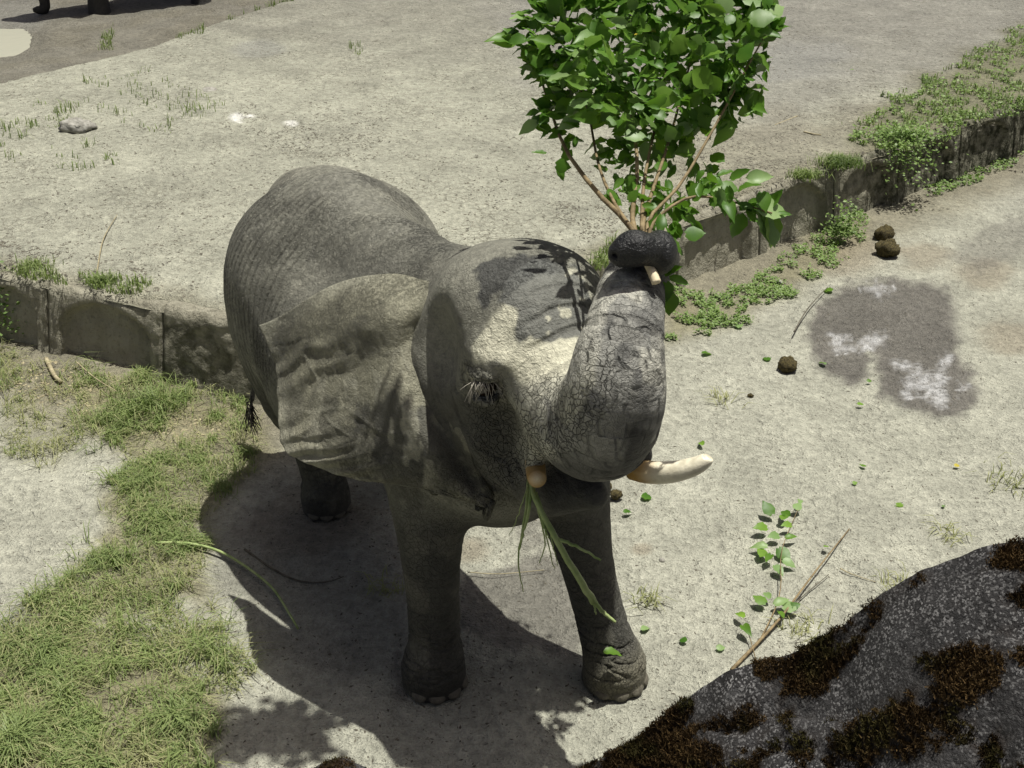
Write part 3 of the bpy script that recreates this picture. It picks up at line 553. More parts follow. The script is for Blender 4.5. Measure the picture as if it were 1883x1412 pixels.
def ear_sheet(far):
    # outline in the photo for the near ear; the far ear is its mirror image about the head
    ou = [(472, 606, 5.14), (504, 668, 5.02), (510, 745, 4.85), (520, 822, 4.66), (572, 855, 4.52), (655, 882, 4.38), (775, 897, 4.25), (905, 934, ROOTS[-1][1] - .03)]
    tipp = at(906, 932, ROOTS[-1][1] - .02); Rt = spline(np.array(ROOTS + [tipp]), 130); Ou = spline(np.array([at(a, b, y) for a, b, y in ou]), 130); nu, nv = 150, 130
    u = np.linspace(0, 1, nu); v = np.linspace(0, 1, nv); G = Rt[:, None, :] * (1 - u)[None, :, None] + Ou[:, None, :] * u[None, :, None]
    Uu, Vv = np.meshgrid(u, v)
    G[..., 2] += .10 * np.sin(np.pi * Uu) ** 1.8 * sst(.55, 0, Vv)                                        # upper edge arches
    G[..., 1] += .10 * np.exp(-((Uu - .10) / .08) ** 2) * sst(0, .12, Vv) * sst(1, .6, Vv) - .05 * np.sin(np.pi * np.clip((Uu - .15) / .85, 0, 1)) * (1 - .5 * Vv) + .05 * np.exp(-(Vv / .07) ** 2) * sst(.03, .25, Uu)
    G[..., 2] -= .035 * np.exp(-(Uu / .12) ** 2) * sst(.35, .0, Vv)
    # hold the flap clear of the shoulder
    if EARPUSH[0] is None:
        push = np.zeros(G.shape[:2]); od = nrm3((-.62, -.76, .18))
        for it in range(14):
            ii = np.clip(np.round((G + push[..., None] * od - FLD.lo) / FLD.h).astype(int), 0, FLD.n - 1); dd = FLD.D[ii[..., 0], ii[..., 1], ii[..., 2]]
            push += np.maximum(0, .085 * sst(.08, .30, Uu) - .03 * sst(.08, 0, Uu) - dd) * .7 * sst(.02, .10, Uu)
        for it in range(350):
            push[1:-1, 1:-1] = (push[1:-1, 1:-1] * 2 + push[2:, 1:-1] + push[:-2, 1:-1] + push[1:-1, 2:] + push[1:-1, :-2]) / 6; push[:, -1] = push[:, -2]; push[0] = push[1]
        EARPUSH[0] = push * 1.25
    G = G + EARPUSH[0][..., None] * nrm3((-.62, -.76, .18)) * (sst(1.0, .9, Vv))[..., None]
    P = G.reshape(-1, 3); uu, vv = Uu.ravel(), Vv.ravel(); lw = fbm(P, 4, 2, 80)
    rip = np.sin((vv * 12 + .7 * lw + .6 * uu) * 2 * np.pi) * sst(.35, .9, uu) * sst(1.0, .75, vv) * sst(.05, .2, vv); P = P + np.outer(rip * .007 + .006 * lw + .004 * fbm(P, 16, 3, 81), nrm3((-.2, -.9, .35)))
    g2 = sst(.72, .97, 1 - np.abs(fbm(np.stack([vv * 16, uu * 3, 0 * uu], 1), 1, 2, 82)) * 2) * sst(.3, .6, uu); P += np.outer(-.0035 * g2, (0, -1, .3))
    qx, qy = pix(P); vein = np.zeros(len(P))
    for pl in ([(540, 748), (575, 762), (610, 750), (640, 750), (672, 775), (700, 795), (740, 800)], [(640, 750), (652, 735), (655, 720)], [(560, 655), (580, 690), (585, 700)], [(705, 650), (738, 645), (752, 680)], [(725, 650), (715, 690)], [(535, 800), (560, 805), (590, 800)], [(560, 850), (600, 845)], [(600, 770), (625, 790), (640, 800)]):
        for (x0, y0), (x1, y1) in zip(pl[:-1], pl[1:]):
            t_ = np.clip(((qx - x0) * (x1 - x0) + (qy - y0) * (y1 - y0)) / ((x1 - x0) ** 2 + (y1 - y0) ** 2), 0, 1); vein = np.maximum(vein, np.exp(-(np.hypot(qx - x0 - t_ * (x1 - x0), qy - y0 - t_ * (y1 - y0)) / 2.6) ** 2))
    P = P + np.outer(vein * .0045, nrm3((-.1, -.85, .5)))
    Q = gridfaces(nu, nv); N = vnormals(P, Q)
    if N[:, 1].mean() > 0: N = -N
    th = .022 * sst(1.02, .85, uu) + .006; Pb = P - N * th[:, None] * 1.6
    n = len(P); V = np.vstack([P, Pb]); rim = np.concatenate([np.arange(nu), nu * np.arange(1, nv) + nu - 1, nu * (nv - 1) + np.arange(nu - 2, -1, -1), nu * np.arange(nv - 2, 0, -1)])
    j = np.roll(rim, -1); Q = np.vstack([Q[:, ::-1], Q + n, np.stack([rim, j, j + n, rim + n], 1)])
    px, py = pix(P); n1 = fbm(P, 7, 4, 83); n2 = fbm(P, 22, 3, 84); nn = n1 + .6 * n2
    c = np.tile(np.array((.235, .226, .165)), (n, 1)) * (1 + .3 * n1)[:, None]; c = blend(c, sst(.14, .36, fbm(P, 5, 4, 86)) * .6, (.085, .082, .064)); wet = np.full(n, .45); fold = np.full(n, .10); lumps = .15 + .85 * sst(-.1, .4, fbm(P, 3, 3, 89))
    c = blend(c, g2 * .4, (.06, .057, .045)); c = blend(c, vein * .35, (.33, .32, .25))
    g = pmask(px, py, [(640, 735), (720, 720), (790, 760), (850, 800), (880, 900), (700, 900), (670, 800)], 8, nn, 40); c = blend(c, g * .8, (.045, .044, .038)); lumps *= 1 - g * .7  # dark lower ear: shade of the head painted into the colour
    st = sst(.12, .22, fbm(np.stack([px / 28, py / 75, 0 * px], 1), 1, 3, 85)) * pmask(px, py, [(590, 700), (700, 690), (800, 800), (800, 900), (640, 890), (560, 860)], 20); c = blend(c, st * .9, (.30, .29, .225))
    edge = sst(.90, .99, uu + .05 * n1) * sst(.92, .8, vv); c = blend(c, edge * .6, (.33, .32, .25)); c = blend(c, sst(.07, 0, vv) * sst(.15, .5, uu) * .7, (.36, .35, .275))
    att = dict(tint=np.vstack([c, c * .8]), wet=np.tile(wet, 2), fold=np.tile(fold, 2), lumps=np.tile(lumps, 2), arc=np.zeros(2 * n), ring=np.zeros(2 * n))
    if far:
        d = (V - HC) @ HL; V = V - 2 * d[:, None] * HL[None]; Q = Q[:, ::-1]
        # swing the far ear back along the neck
        piv = HC + HL * .30 - HF * .05; a = R(32); q = V - piv; V = piv + np.stack([q[:, 0] * math.cos(a) - q[:, 1] * math.sin(a), q[:, 0] * math.sin(a) + q[:, 1] * math.cos(a), q[:, 2]], 1)
    return V, Q, att
eye_pos = None
EL, EO, EV = build_elephant()
def tusk(path, label, blunt):
    P = spline(np.array(path), 28); s = np.linspace(0, 1, 28); V, Qd, T = tube(P[:, :3] - EO, P[:, 3], 20)
    st = np.repeat(sst(.36, .14, s) if not blunt else np.full(28, .92), 20); st = np.concatenate([st, [.8, .3]])
    put('tusk', mesh_np('tusk', V, [Qd, T], M_IVORY, True, {'stain': st}), EL, label)
tusk(TUSK_R, 'short blunt stub of the tusk at the mouth', True); tusk(TUSK_L, 'long pale tusk curving outward', False)
def lathe_ball(c, r, sx=1, sy=1, sz=1, n=14):
    V = []; F = []; T = []
    for i in range(n + 1):
        for j in range(n * 2):
            a = math.pi * i / n; b = math.pi * j / n; V.append((c[0] + r * sx * math.sin(a) * math.cos(b), c[1] + r * sy * math.sin(a) * math.sin(b), c[2] + r * sz * math.cos(a)))
    m = 2 * n
    for i in range(n):
        for j in range(m): F.append((i * m + j, (i + 1) * m + j, (i + 1) * m + (j + 1) % m, i * m + (j + 1) % m))
    return np.array(V), np.array(F)
V, Qd = lathe_ball(at(893, 709, eye_pos[1] + .012) - EO, .044); EYE = put('eye', mesh_np('eye', V, Qd, M_EYE), EL)
parts = []
for q in range(30):
    t = random.uniform(-1, 1); ey = eye_pos[1]; b = at(891 + 26 * t, 697 + 7 * t * t + random.uniform(-2, 2), ey - .055 + .02 * t * t)
    e = at(891 + 34 * t + random.uniform(-16, 16), 714 + random.uniform(0, 32), ey - .085); m = (b + e) / 2 + np.array([0, -.012, .008])
    parts.append(tube(spline(np.array([b, m, e]) - EO, 6), np.linspace(.0017, .0007, 6), 4, False))
V, Qd, T = join(parts); put('eyelashes', mesh_np('eyelashes', V, [Qd], M_HAIR), EYE)
parts = []
for q in range(34):
    b = TAIL[-1][:3] + np.array([random.uniform(-.02, .02), random.uniform(-.02, .02), random.uniform(-.03, .12)]); e = b + np.array([random.uniform(-.05, .05), random.uniform(-.05, .05), -random.uniform(.08, .18)])
    parts.append(tube(np.array([b, (b + e) / 2 + RNG.normal(0, .008, 3), e]) - EO, (.003, .003, .0015), 4, False))
V, Qd, T = join(parts); put('tail_tuft', mesh_np('tail_tuft', V, [Qd], M_TAIL), EL)
for f, ang in ((FOOT[0], A), (FOOT[1], A), (FOOT[2], A), (FOOT[3], A)):
    big = .166 if f[1] < 5 else .150; base = math.atan2(A[1], A[0])
    for da in (-58, -24, 10, 44):
        a = base + R(da); d = np.array((math.cos(a), math.sin(a), 0)); V, Qd = lathe_ball((0, 0, 0), 1, n=8); s = np.array((-d[1], d[0], 0))
        W = V[:, :1] * d * .014 + V[:, 1:2] * s * .040 + V[:, 2:] * (Z * .030 - d * .012); c = f + d * (big - .014) + Z * .042
        put('toenail', mesh_np('toenail', W + c - EO, Qd, M_NAIL), EL)
# ------------------------------------------------------------------ leaves and branches
def leaf_mesh(wd=.62, fold=.18, curl=.25, wav=.03):
    t = np.array([0, .10, .24, .40, .58, .76, .90, 1.]); wv = wd * .5 * np.array([.30, .78, .99, 1., .82, .48, .17, 0]); n = len(t) - 1; V = []; F = []; T = []
    for i in range(n + 1):
        x = t[i]; zc = -curl * t[i] ** 2
        if i == n: V.append((x, 0, zc)); break
        yo = wv[i]; back = -.09 if i == 0 else 0; wz = wav * (-1) ** i
        V += [(x + back, -yo, zc + fold * yo + wz), (x, 0, zc), (x + back, yo, zc + fold * yo - wz)]
    for i in range(n - 1):
        a = 3 * i; F += [(a, a + 3, a + 4, a + 1), (a + 1, a + 4, a + 5, a + 2)]
    a = 3 * (n - 1); e = 3 * n; T += [(a, e, a + 1), (a + 1, e, a + 2)]
    return np.array(V, float), np.array(F), np.array(T)
def frame(p, d, up, s):
    x = nrm3(d); z = np.asarray(up, float) - x * (x @ up); z = nrm3(z) if np.linalg.norm(z) > 1e-3 else nrm3(np.cross(x, (1, .2, .1))); y = np.cross(z, x)
    M = np.eye(4); M[:3, 0] = x * s; M[:3, 1] = y * s; M[:3, 2] = z * s; M[:3, 3] = p; return M
LEAVES = [leaf_mesh(.72, .25, .25), leaf_mesh(.58, .5, .45), leaf_mesh(.80, -.15, .12), leaf_mesh(.5, .7, -.15)]
LM = {k: [mesh_np('leaf', v, [f, t], m) for v, f, t in LEAVES] for k, m in (('g', M_LEAF), ('p', M_LEAFP), ('y', M_LEAFY))}
def make_branch(name, label, base, stems, leaves, group=None, keep=300, foliage='foliage'):
    """stems: list of (points, r0, r1); leaves: list of (p, dir, up, size, kind)"""
    root = thing(name, label, 'branch', base, group); base = np.array(base)
    sk = []; so_ = []
    for pts, r0, r1, m in stems:
        P = spline(np.array(pts) - base, 14); V, Qd, T = tube(P, np.linspace(r0, r1, 14), 7); so_.append(put('stem', mesh_np('stem', V, [Qd, T], m), root)); sk.append(P)
    leaves = sorted(leaves, key=lambda q: -q[3]); rest = []
    for i, (p, d, up, s, kd) in enumerate(leaves):
        M = frame(p - base, d, up, s); k = random.randrange(4)
        if i < keep: put('leaf', LM[kd][k], so_[int(np.argmin([np.linalg.norm(P - M[:3, 3], axis=1).min() for P in sk]))], M=Matrix(M.tolist()))
        else:
            v, f, t = LEAVES[k]; rest.append((v @ M[:3, :3].T + M[:3, 3], f, t))
    if rest:
        V, Qd, T = join(rest); put(foliage, mesh_np(foliage, V, [Qd, T], M_LEAF), root, kind='stuff')
    return root
def held_branch():
    g = at(1178, 448, 3.885); stems = []; leaves = []; ends = []
    def P(a, b, y): return at(a, b, y)
    stems = [([P(1206, 518, 3.755), P(1194, 488, 3.80), P(1178, 448, 3.89), P(1150, 405, 4.0), P(1095, 350, 4.20), P(1040, 275, 4.48), P(1012, 200, 4.70), P(985, 110, 4.85)], .016, .004, M_BARK),
             ([P(1190, 470, 3.87), P(1166, 420, 3.96), P(1164, 380, 4.08), P(1172, 310, 4.30), P(1160, 200, 4.58), P(1120, 90, 4.8), P(1100, -10, 4.9)], .012, .003, M_BARK),
             ([P(1188, 460, 3.88), P(1182, 415, 3.98), P(1200, 350, 4.18), P(1230, 260, 4.42), P(1260, 150, 4.66), P(1290, 40, 4.8)], .010, .003, M_BARK),
             ([P(1190, 455, 3.88), P(1195, 400, 4.0), P(1250, 340, 4.15), P(1310, 240, 4.35), P(1370, 130, 4.5), P(1410, 60, 4.6)], .008, .003, M_BARK),
             ([P(1190, 452, 3.88), P(1205, 405, 3.95), P(1270, 362, 4.02), P(1350, 372, 4.0), P(1420, 392, 3.95)], .007, .003, M_BARK),
             ([P(1165, 425, 3.9), P(1128, 370, 4.12), P(1100, 300, 4.38), P(1080, 200, 4.68), P(1040, 90, 4.85)], .008, .003, M_BARK),
             ([P(1180, 425, 3.95), P(1185, 330, 4.25), P(1210, 210, 4.6), P(1230, 100, 4.85)], .008, .003, M_BARK),
             ([P(1207, 520, 3.75), P(1199, 500, 3.78), P(1192, 484, 3.806)], .0175, .0168, M_PITH)]
    crown = [(945, 75), (1000, 30), (1040, -30), (1390, -30), (1425, 30), (1410, 110), (1370, 165), (1345, 215), (1320, 262), (1270, 300), (1200, 322), (1130, 300), (1060, 262), (1020, 235), (1000, 170), (955, 110)]
    n = 0; tries = 0
    while n < 1350 and tries < 30000:
        tries += 1; x, y = random.uniform(930, 1440), random.uniform(-45, 330)
        sd = polysd(np.array([x]), np.array([y]), crown)[0] + random.gauss(0, 8) + 26 * noise(np.array([[x / 55., y / 55., 0.]]), 1., 5)[0]
        if sd < 0: continue
        if y > 215 and random.random() < .25: continue
        dep = min(1., max(.15, sd / 90)); Yc = 4.62 + .22 * (1190 - x) / 250 * .6 - .0011 * (y - 140); Y = Yc + random.gauss(0, .16) * dep; p = P(x, y, Y)
        if noise(p[None] * 9.5, 1., 6)[0] < -.28: continue
        c0 = P(1190, 300, 4.35); out = nrm3(p - c0 + RNG.normal(0, .10, 3)); d = out * .45 + np.array([-.45, -.1, -.15]) + RNG.normal(0, .45, 3)
        up = np.array([0, -.35, .8]) + RNG.normal(0, .55, 3); front = Y < Yc - .05
        kd = 'y' if random.random() < .006 else ('p' if random.random() < .22 else 'g'); s = random.choice((.04, .05, .06, .07, .08, .095)) * random.uniform(.85, 1.15)
        leaves.append((p, d, up, s, kd)); n += 1
    for k in range(120):                              # the looser twigs below the crown and by the grip
        x, y = random.choice([(1150, 350), (1190, 370), (1230, 350), (1210, 400), (1275, 345), (1240, 390), (1140, 320), (1060, 290), (1300, 330)]); x += random.gauss(0, 28); y += random.gauss(0, 18); p = P(x, y, 4.32 - (y - 320) * .0035 + random.gauss(0, .05))
        leaves.append((p, RNG.normal(0, .6, 3) + np.array([.2, 0, -.5]), np.array([0, -.4, .7]) + RNG.normal(0, .5, 3), random.uniform(.045, .075), 'g'))
    for k in range(34):                              # low side twig
        t = random.random(); x = 1290 + 135 * t + random.gauss(0, 10); y = 352 + 45 * t + random.gauss(0, 16); p = P(x, y, 3.99 + random.gauss(0, .03))
        leaves.append((p, np.array([.6, -.1, -.15]) + RNG.normal(0, .5, 3), np.array([0, -.3, .9]) + RNG.normal(0, .4, 3), random.uniform(.05, .085), 'p' if random.random() < .3 else 'g'))
    for (x, y, d, s, kd) in ((1395, 384, (1, 0, .0), .12, 'p'), (1400, 392, (.6, -.1, -.6), .12, 'p'), (1412, 400, (.35, -.1, -.8), .13, 'g'), (1420, 402, (.5, -.2, -.75), .11, 'p'), (1360, 395, (0, -.1, -1), .10, 'g'), (1345, 330, (.8, 0, .3), .08, 'p'), (1376, 330, (.9, 0, .1), .09, 'p'),
                            (1380, 35, (.9, 0, .2), .10, 'g'), (1395, 60, (1, 0, -.2), .09, 'g'), (1385, 105, (1, 0, -.35), .09, 'g'), (1365, 80, (.9, -.1, .3), .08, 'p'), (1010, 150, (1, -.1, .25), .09, 'p'), (1050, 190, (1, -.2, .3), .085, 'p'), (1105, 205, (.7, -.4, .2), .08, 'p'), (1150, 250, (.9, -.2, .25), .09, 'p'), (1285, 195, (.3, -.3, -.8), .10, 'g'),
                            (1240, 440, (.5, 0, -.8), .075, 'g'), (1262, 430, (.9, 0, .1), .07, 'g'), (1228, 500, (.8, -.2, .3), .06, 'p'), (1232, 512, (.9, -.2, -.3), .075, 'p'), (1225, 520, (.1, -.2, -1), .07, 'p'), (1230, 540, (.1, -.1, -1), .09, 'g'), (1222, 505, (.2, -.2, .8), .05, 'y')):
        leaves.append((P(x, y, 3.86 if y > 420 else (3.97 if y > 310 else 4.42)), np.array(d, float) + RNG.normal(0, .1, 3), np.array([0, -.5, .8]) + RNG.normal(0, .2, 3), s, kd))
    return make_branch('leafy_branch', 'big leafy green branch gripped upright in the elephant\'s curled trunk tip', tuple(P(1206, 518, 3.755)), stems, leaves)
held_branch()
# stalks hanging from the mouth
def fodder():
    b = at(975, 880, 3.93); root = thing('fodder_stalks', 'bunch of thin green stalks hanging from the elephant\'s mouth below the tusk stub', 'stalks', tuple(b))
    def st(pts, r0, r1, m=M_STALK):
        P = spline(np.array([at(*q) for q in pts]) - b, 18); P[1:-1] += RNG.normal(0, .0015, (16, 3)); V, Qd, T = tube(P, np.linspace(r0, r1, 18), 7); put('stalk', mesh_np('stalk', V, [Qd, T], m), root)
    st([(978, 880, 3.96), (985, 920, 3.87), (1020, 985, 3.80), (1062, 1060, 3.76), (1092, 1108, 3.75)], .009, .0155); st([(1090, 1104, 3.75), (1110, 1126, 3.74), (1132, 1144, 3.73)], .010, .006)
    st([(1088, 1100, 3.752), (1094, 1118, 3.75), (1096, 1130, 3.75)], .005, .003); st([(1024, 990, 3.80), (1060, 1005, 3.76), (1105, 1030, 3.72)], .008, .004)
    st([(972, 880, 3.97), (968, 930, 3.90), (958, 990, 3.88), (953, 1040, 3.88), (962, 1088, 3.90)], .007, .002); st([(976, 885, 3.96), (974, 930, 3.88), (962, 980, 3.86), (955, 1010, 3.86)], .008, .004)
    st([(982, 900, 3.92), (995, 960, 3.86), (1002, 1000, 3.86), (992, 1035, 3.88)], .005, .002); st([(984, 905, 3.92), (1002, 970, 3.85), (1015, 1030, 3.85), (1020, 1045, 3.85)], .004, .0015)
    st([(988, 910, 3.9), (1012, 985, 3.83), (1026, 1040, 3.83)], .004, .0015); st([(970, 890, 3.95), (962, 920, 3.9), (948, 960, 3.9), (936, 985, 3.9)], .003, .001)
    st([(985, 905, 3.9), (1000, 965, 3.84), (1010, 990, 3.83)], .007, .003, M_STALK)
fodder()
# ------------------------------------------------------------------ boulder in front
def mat_granite():
    n = NB('dark_speckled_granite'); z = n.noise(5, 5, .6); v = n.vor(165, 'F1', None, 1)
    sep = n.n('ShaderNodeSeparateColor'); n.l(v, sep.inputs[0]); sp = n.ramp(sep.outputs[0], .68, .78); pat = n.ramp(n.noise(4.5, 5, .65), .38, .66)
    c = n.mix(n.ramp(z, .3, .7), (.012, .0115, .012), (.045, .043, .044)); c = n.mix(n.math('MULTIPLY', sp, n.math('ADD', .12, n.math('MULTIPLY', pat, .88))), c, (.25, .245, .245))
    g = n.ramp(n.noise(2.3, 4, .6), .62, .72, 0, .5); c = n.mix(g, c, (.16, .16, .165)); c = n.mix(n.attr('moss'), c, (.028, .017, .008))
    h = n.math('ADD', n.math('MULTIPLY', n.noise(34, 5, .7), .03), n.math('MULTIPLY', sep.outputs[1], .004)); return n.done(c, .8, n.bump(h, 1.), .35)
M_GRAN = mat_granite()
def mat_moss():
    n = NB('dry_brown_moss'); oi = n.attr('shade'); c = n.mix(oi, (.022, .014, .006), (.105, .066, .028)); g = n.ramp(n.noise(5, 3), .52, .62); c = n.mix(n.math('MULTIPLY', g, .7), c, (.045, .045, .014)); return n.done(c, .95, None, .1)
M_MOSS = mat_moss()
def boulder(name, label, sil, yr, fall, xpad, mosspoly, seed, res=.016, moss_n=80000):
    S = np.array([at(a, b, y) for (a, b), y in zip(sil, yr)]); xs = np.arange(S[0, 0] - .02, S[-1, 0] + xpad, res); t = np.arange(-1.6, 1.0, res)
    X, T = np.meshgrid(xs, t); x, tt = X.ravel(), T.ravel(); y0 = np.interp(x, S[:, 0], S[:, 1]); z0 = np.interp(x, S[:, 0], S[:, 2]); y = y0 + tt
    z = z0 - np.where(tt > 0, fall * tt ** 2 + 1.3 * tt, .30 * tt ** 2 + .12 * -tt * 0) ; z = z - .42 * np.minimum(-tt, .9) * (tt < 0) * .55
    lm = sst(0, .05, np.abs(tt)) * .8 + .2
    z = z + lm * (.05 * noise2(x, y, 2.5, 3, seed) + .022 * noise2(x, y, 9, 3, seed + 1)) + .012 * noise2(x, y, 22, 3, seed + 2)
    st = np.abs(noise2(x * 1.0 + y * 1.1, (x - y) * .22, 6, 2, seed + 5)); z -= .03 * sst(.12, .0, st) * lm
    z = np.maximum(z, -.1); V = np.stack([x, y, z], 1); px, py = pix(V); nz = noise2(x, y, 6, 4, seed + 7); n2 = noise2(x, y, 20, 3, seed + 8)
    mo = np.zeros_like(x)
    for poly, a in mosspoly: mo = np.maximum(mo, pmask(px, py, poly, 22, nz + .9 * n2, 85) * a)
    mo = np.maximum(mo, sst(.10, .30, noise2(x + y * .8, (x - y) * .45, 5, 4, seed + 9)) * .6 * sst(.3, -.4, nz))
    mo = np.maximum(mo, sst(.10, .02, st) * .75 * sst(-.3, .2, n2))
    base = np.array((S[:, 0].mean(), S[:, 1].mean(), 0)); me = mesh_np(name, V - base, gridfaces(len(xs), len(t)), M_GRAN, True, {'moss': np.clip(mo, 0, 1)})
    o = put(name, me, None, label, 'boulder', loc=tuple(base))
    # tufted moss as fine upright fibres
    vis = np.where((mo > .36) & (px > -40) & (px < 1920) & (py < 1440) & (tt < .05))[0]
    if len(vis) and moss_n:
        i = RNG.choice(vis, moss_n); p = V[i] + RNG.normal(0, res * .5, (moss_n, 3)) * np.array([1, 1, .2]); h = RNG.uniform(.004, .014, moss_n) * (.5 + mo[i]); d = RNG.normal(0, .5, (moss_n, 3)) + np.array([0, -.2, 1]); d /= np.linalg.norm(d, axis=1)[:, None]
        sd = np.cross(d, RNG.normal(0, 1, (moss_n, 3))); sd /= np.linalg.norm(sd, axis=1)[:, None] + 1e-9; ww = .0022
        P = np.stack([p - sd * ww, p + sd * ww, p + d * h[:, None]], 1).reshape(-1, 3) - base; sh = np.repeat(np.clip(.35 + .9 * fbm(p, 7, 2, 3) + RNG.normal(0, .2, moss_n), 0, 1), 3)
        put('moss', mesh_np('moss', P, np.arange(3 * moss_n).reshape(-1, 3), M_MOSS, False, {'shade': sh}), o, 'dry brown moss tufts on the boulder', kind='stuff')
    return o
SIL = [(1010, 1445), (1080, 1412), (1180, 1352), (1230, 1312), (1290, 1262), (1340, 1232), (1420, 1210), (1470, 1194), (1530, 1168), (1575, 1130), (1620, 1092), (1690, 1052), (1750, 1030), (1790, 1010), (1883, 988), (2050, 960)]
boulder('boulder', 'large dark speckled granite boulder with patches of brown moss beside the bare ground', SIL, np.linspace(3.05, 2.75, len(SIL)), 1.2, .6,
        [([(1090, 1412), (1180, 1350), (1290, 1262), (1330, 1300), (1270, 1340), (1320, 1412), (1100, 1440)], 1.), ([(1130, 1360), (1250, 1350), (1330, 1400), (1300, 1440), (1110, 1440)], 1.), ([(1390, 1225), (1470, 1195), (1530, 1170), (1540, 1240), (1480, 1290), (1420, 1260)], .95),
         ([(1580, 1310), (1680, 1290), (1700, 1350), (1620, 1412), (1540, 1412), (1520, 1360)], .9), ([(1740, 1240), (1840, 1210), (1800, 1280), (1730, 1290)], .8), ([(1440, 1330), (1530, 1330), (1520, 1420), (1420, 1420)], .8), ([(1850, 1040), (1900, 1020), (1900, 1090)], .7)], 101)
boulder('mossy_rock', 'small pale rock tip with moss poking up beside the shaded ground', [(560, 1425), (590, 1404), (615, 1394), (640, 1398), (665, 1412)], [3.55] * 5, 2.5, .02, [([(560, 1440), (590, 1400), (620, 1396), (640, 1440)], 1.)], 131, .01, 1500)
# ------------------------------------------------------------------ grass and ground cover
def tufts(P, k, r):                                # gather the scattered points into clumps
    q = np.repeat(P[:max(1, len(P) // k)], k, 0); return q + RNG.normal(0, r, q.shape) * np.array([1, 1, 0])
def blades(name, label, mat, pts, hts, lean=.5, wd=.004, seg=2, kind='stuff', parent=None, base=None):
    n = len(pts); az = RNG.uniform(0, 2 * np.pi, n); ln = np.abs(RNG.normal(lean, .28, n)); d = np.stack([np.cos(az), np.sin(az), 0 * az], 1); sd = np.stack([-np.sin(az), np.cos(az), 0 * az], 1)
    w0 = (wd * RNG.uniform(.7, 1.4, n))[:, None]; h = hts[:, None]; mid = pts + d * (ln * hts * .35)[:, None] + np.array([0, 0, 1]) * h * .6; tip = pts + d * (ln * hts * 1.1)[:, None] + np.array([0, 0, 1]) * h * np.clip(1 - .45 * ln[:, None], .25, 1)
    P = np.stack([pts - sd * w0, pts + sd * w0, mid + sd * w0 * .8, mid - sd * w0 * .8, tip], 1).reshape(-1, 3)
    if base is not None: P = P - np.array(base)
    i = np.arange(n) * 5; me = mesh_np(name, P, [np.stack([i, i + 1, i + 2, i + 3], 1), np.stack([i + 3, i + 2, i + 4], 1)], mat, False, {'shade': np.repeat(np.clip(RNG.normal(.28, .30, n) + .35 * noise2(pts[:, 0], pts[:, 1], 2.6, 2, 77), 0, .9), 5)})
    return put(name, me, parent, label, None if parent else ('grass' if label else None), kind=kind, loc=base)
def scatter_px(poly, n, zfn, sd_amp=20, patch=.0, seed=0):
    poly = np.array(poly, float); o = []; lo, hi = poly.min(0), poly.max(0); tot = 0
    while tot < n:
        x = RNG.uniform(lo[0] - 20, hi[0] + 20, n * 2); y = RNG.uniform(lo[1] - 20, hi[1] + 20, n * 2); P = at_many(x, y, 0. if zfn is lower_z else TOPZ)
        nz = noise2(P[:, 0], P[:, 1], 4, 3, seed); m = polysd(x, y, poly) + sd_amp * nz > 0; m &= noise2(P[:, 0], P[:, 1], 6.5, 3, seed + 3) > patch; P = P[m]; o.append(P); tot += len(P)
        if len(P) == 0: break
    P = np.concatenate(o)[:n]; P[:, 2] = zfn(P[:, 0], P[:, 1]); return P
def at_many(px, py, z):
    d = _F[None] + np.outer((px - 941.5) / FPX, (1., 0, 0)) - np.outer((py - 706) / FPX, _U); t = (z - CAMZ) / d[:, 2]; return _C + d * t[:, None]
tz = lambda x, y: terr_z(x, y)[0]
g1 = np.concatenate([scatter_px(GRASS_POLYS[0][0], 3700, lower_z, 40, .15, 1), scatter_px(GRASS_POLYS[2][0], 900, lower_z, 20, .1, 2), scatter_px(GRASS_POLYS[3][0], 1100, lower_z, 20, .05, 3)])
g2 = scatter_px(GRASS_POLYS[1][0], 4600, lower_z, 40, .14, 4)
gd = np.concatenate([scatter_px(GRASS_POLYS[0][0], 2600, lower_z, 40, -.2, 1), scatter_px(GRASS_POLYS[1][0], 2400, lower_z, 40, -.2, 4), scatter_px(GRASS_POLYS[3][0], 700, lower_z, 40, -.2, 3), scatter_px(GRASS_POLYS[2][0], 800, lower_z, 40, -.2, 2)])
gs = np.concatenate([scatter_px(GRASS_POLYS[0][0], 1000, lower_z, 95, .1, 21), scatter_px(GRASS_POLYS[1][0], 1000, lower_z, 95, .05, 22), scatter_px(GRASS_POLYS[3][0], 450, lower_z, 80, .05, 23)])
g1 = np.vstack([tufts(g1, 9, .022), g1[::4]]); g2 = np.vstack([tufts(g2, 9, .024), g2[::4]])
hh = lambda p, a, b: RNG.uniform(a, b, len(p)) * (1 + .85 * noise2(p[:, 0], p[:, 1], 5, 2, 9))
blades('grass', 'patchy green grass along the foot of the arched wall', M_GRASS, g1, hh(g1, .025, .10), .8, .0026)
blades('grass', 'thick green grass mat on the bare ground away from the wall', M_GRASS, g2, hh(g2, .03, .12), .8, .0028)
blades('grass', 'loose single blades at the ragged edges of the grass', M_GRASS, gs, hh(gs, .03, .15), 1.0, .0024)
blades('dry_grass', 'dry yellowish blades among the green grass', M_GRASSD, gd, hh(gd, .02, .12), 1.3, .0024)
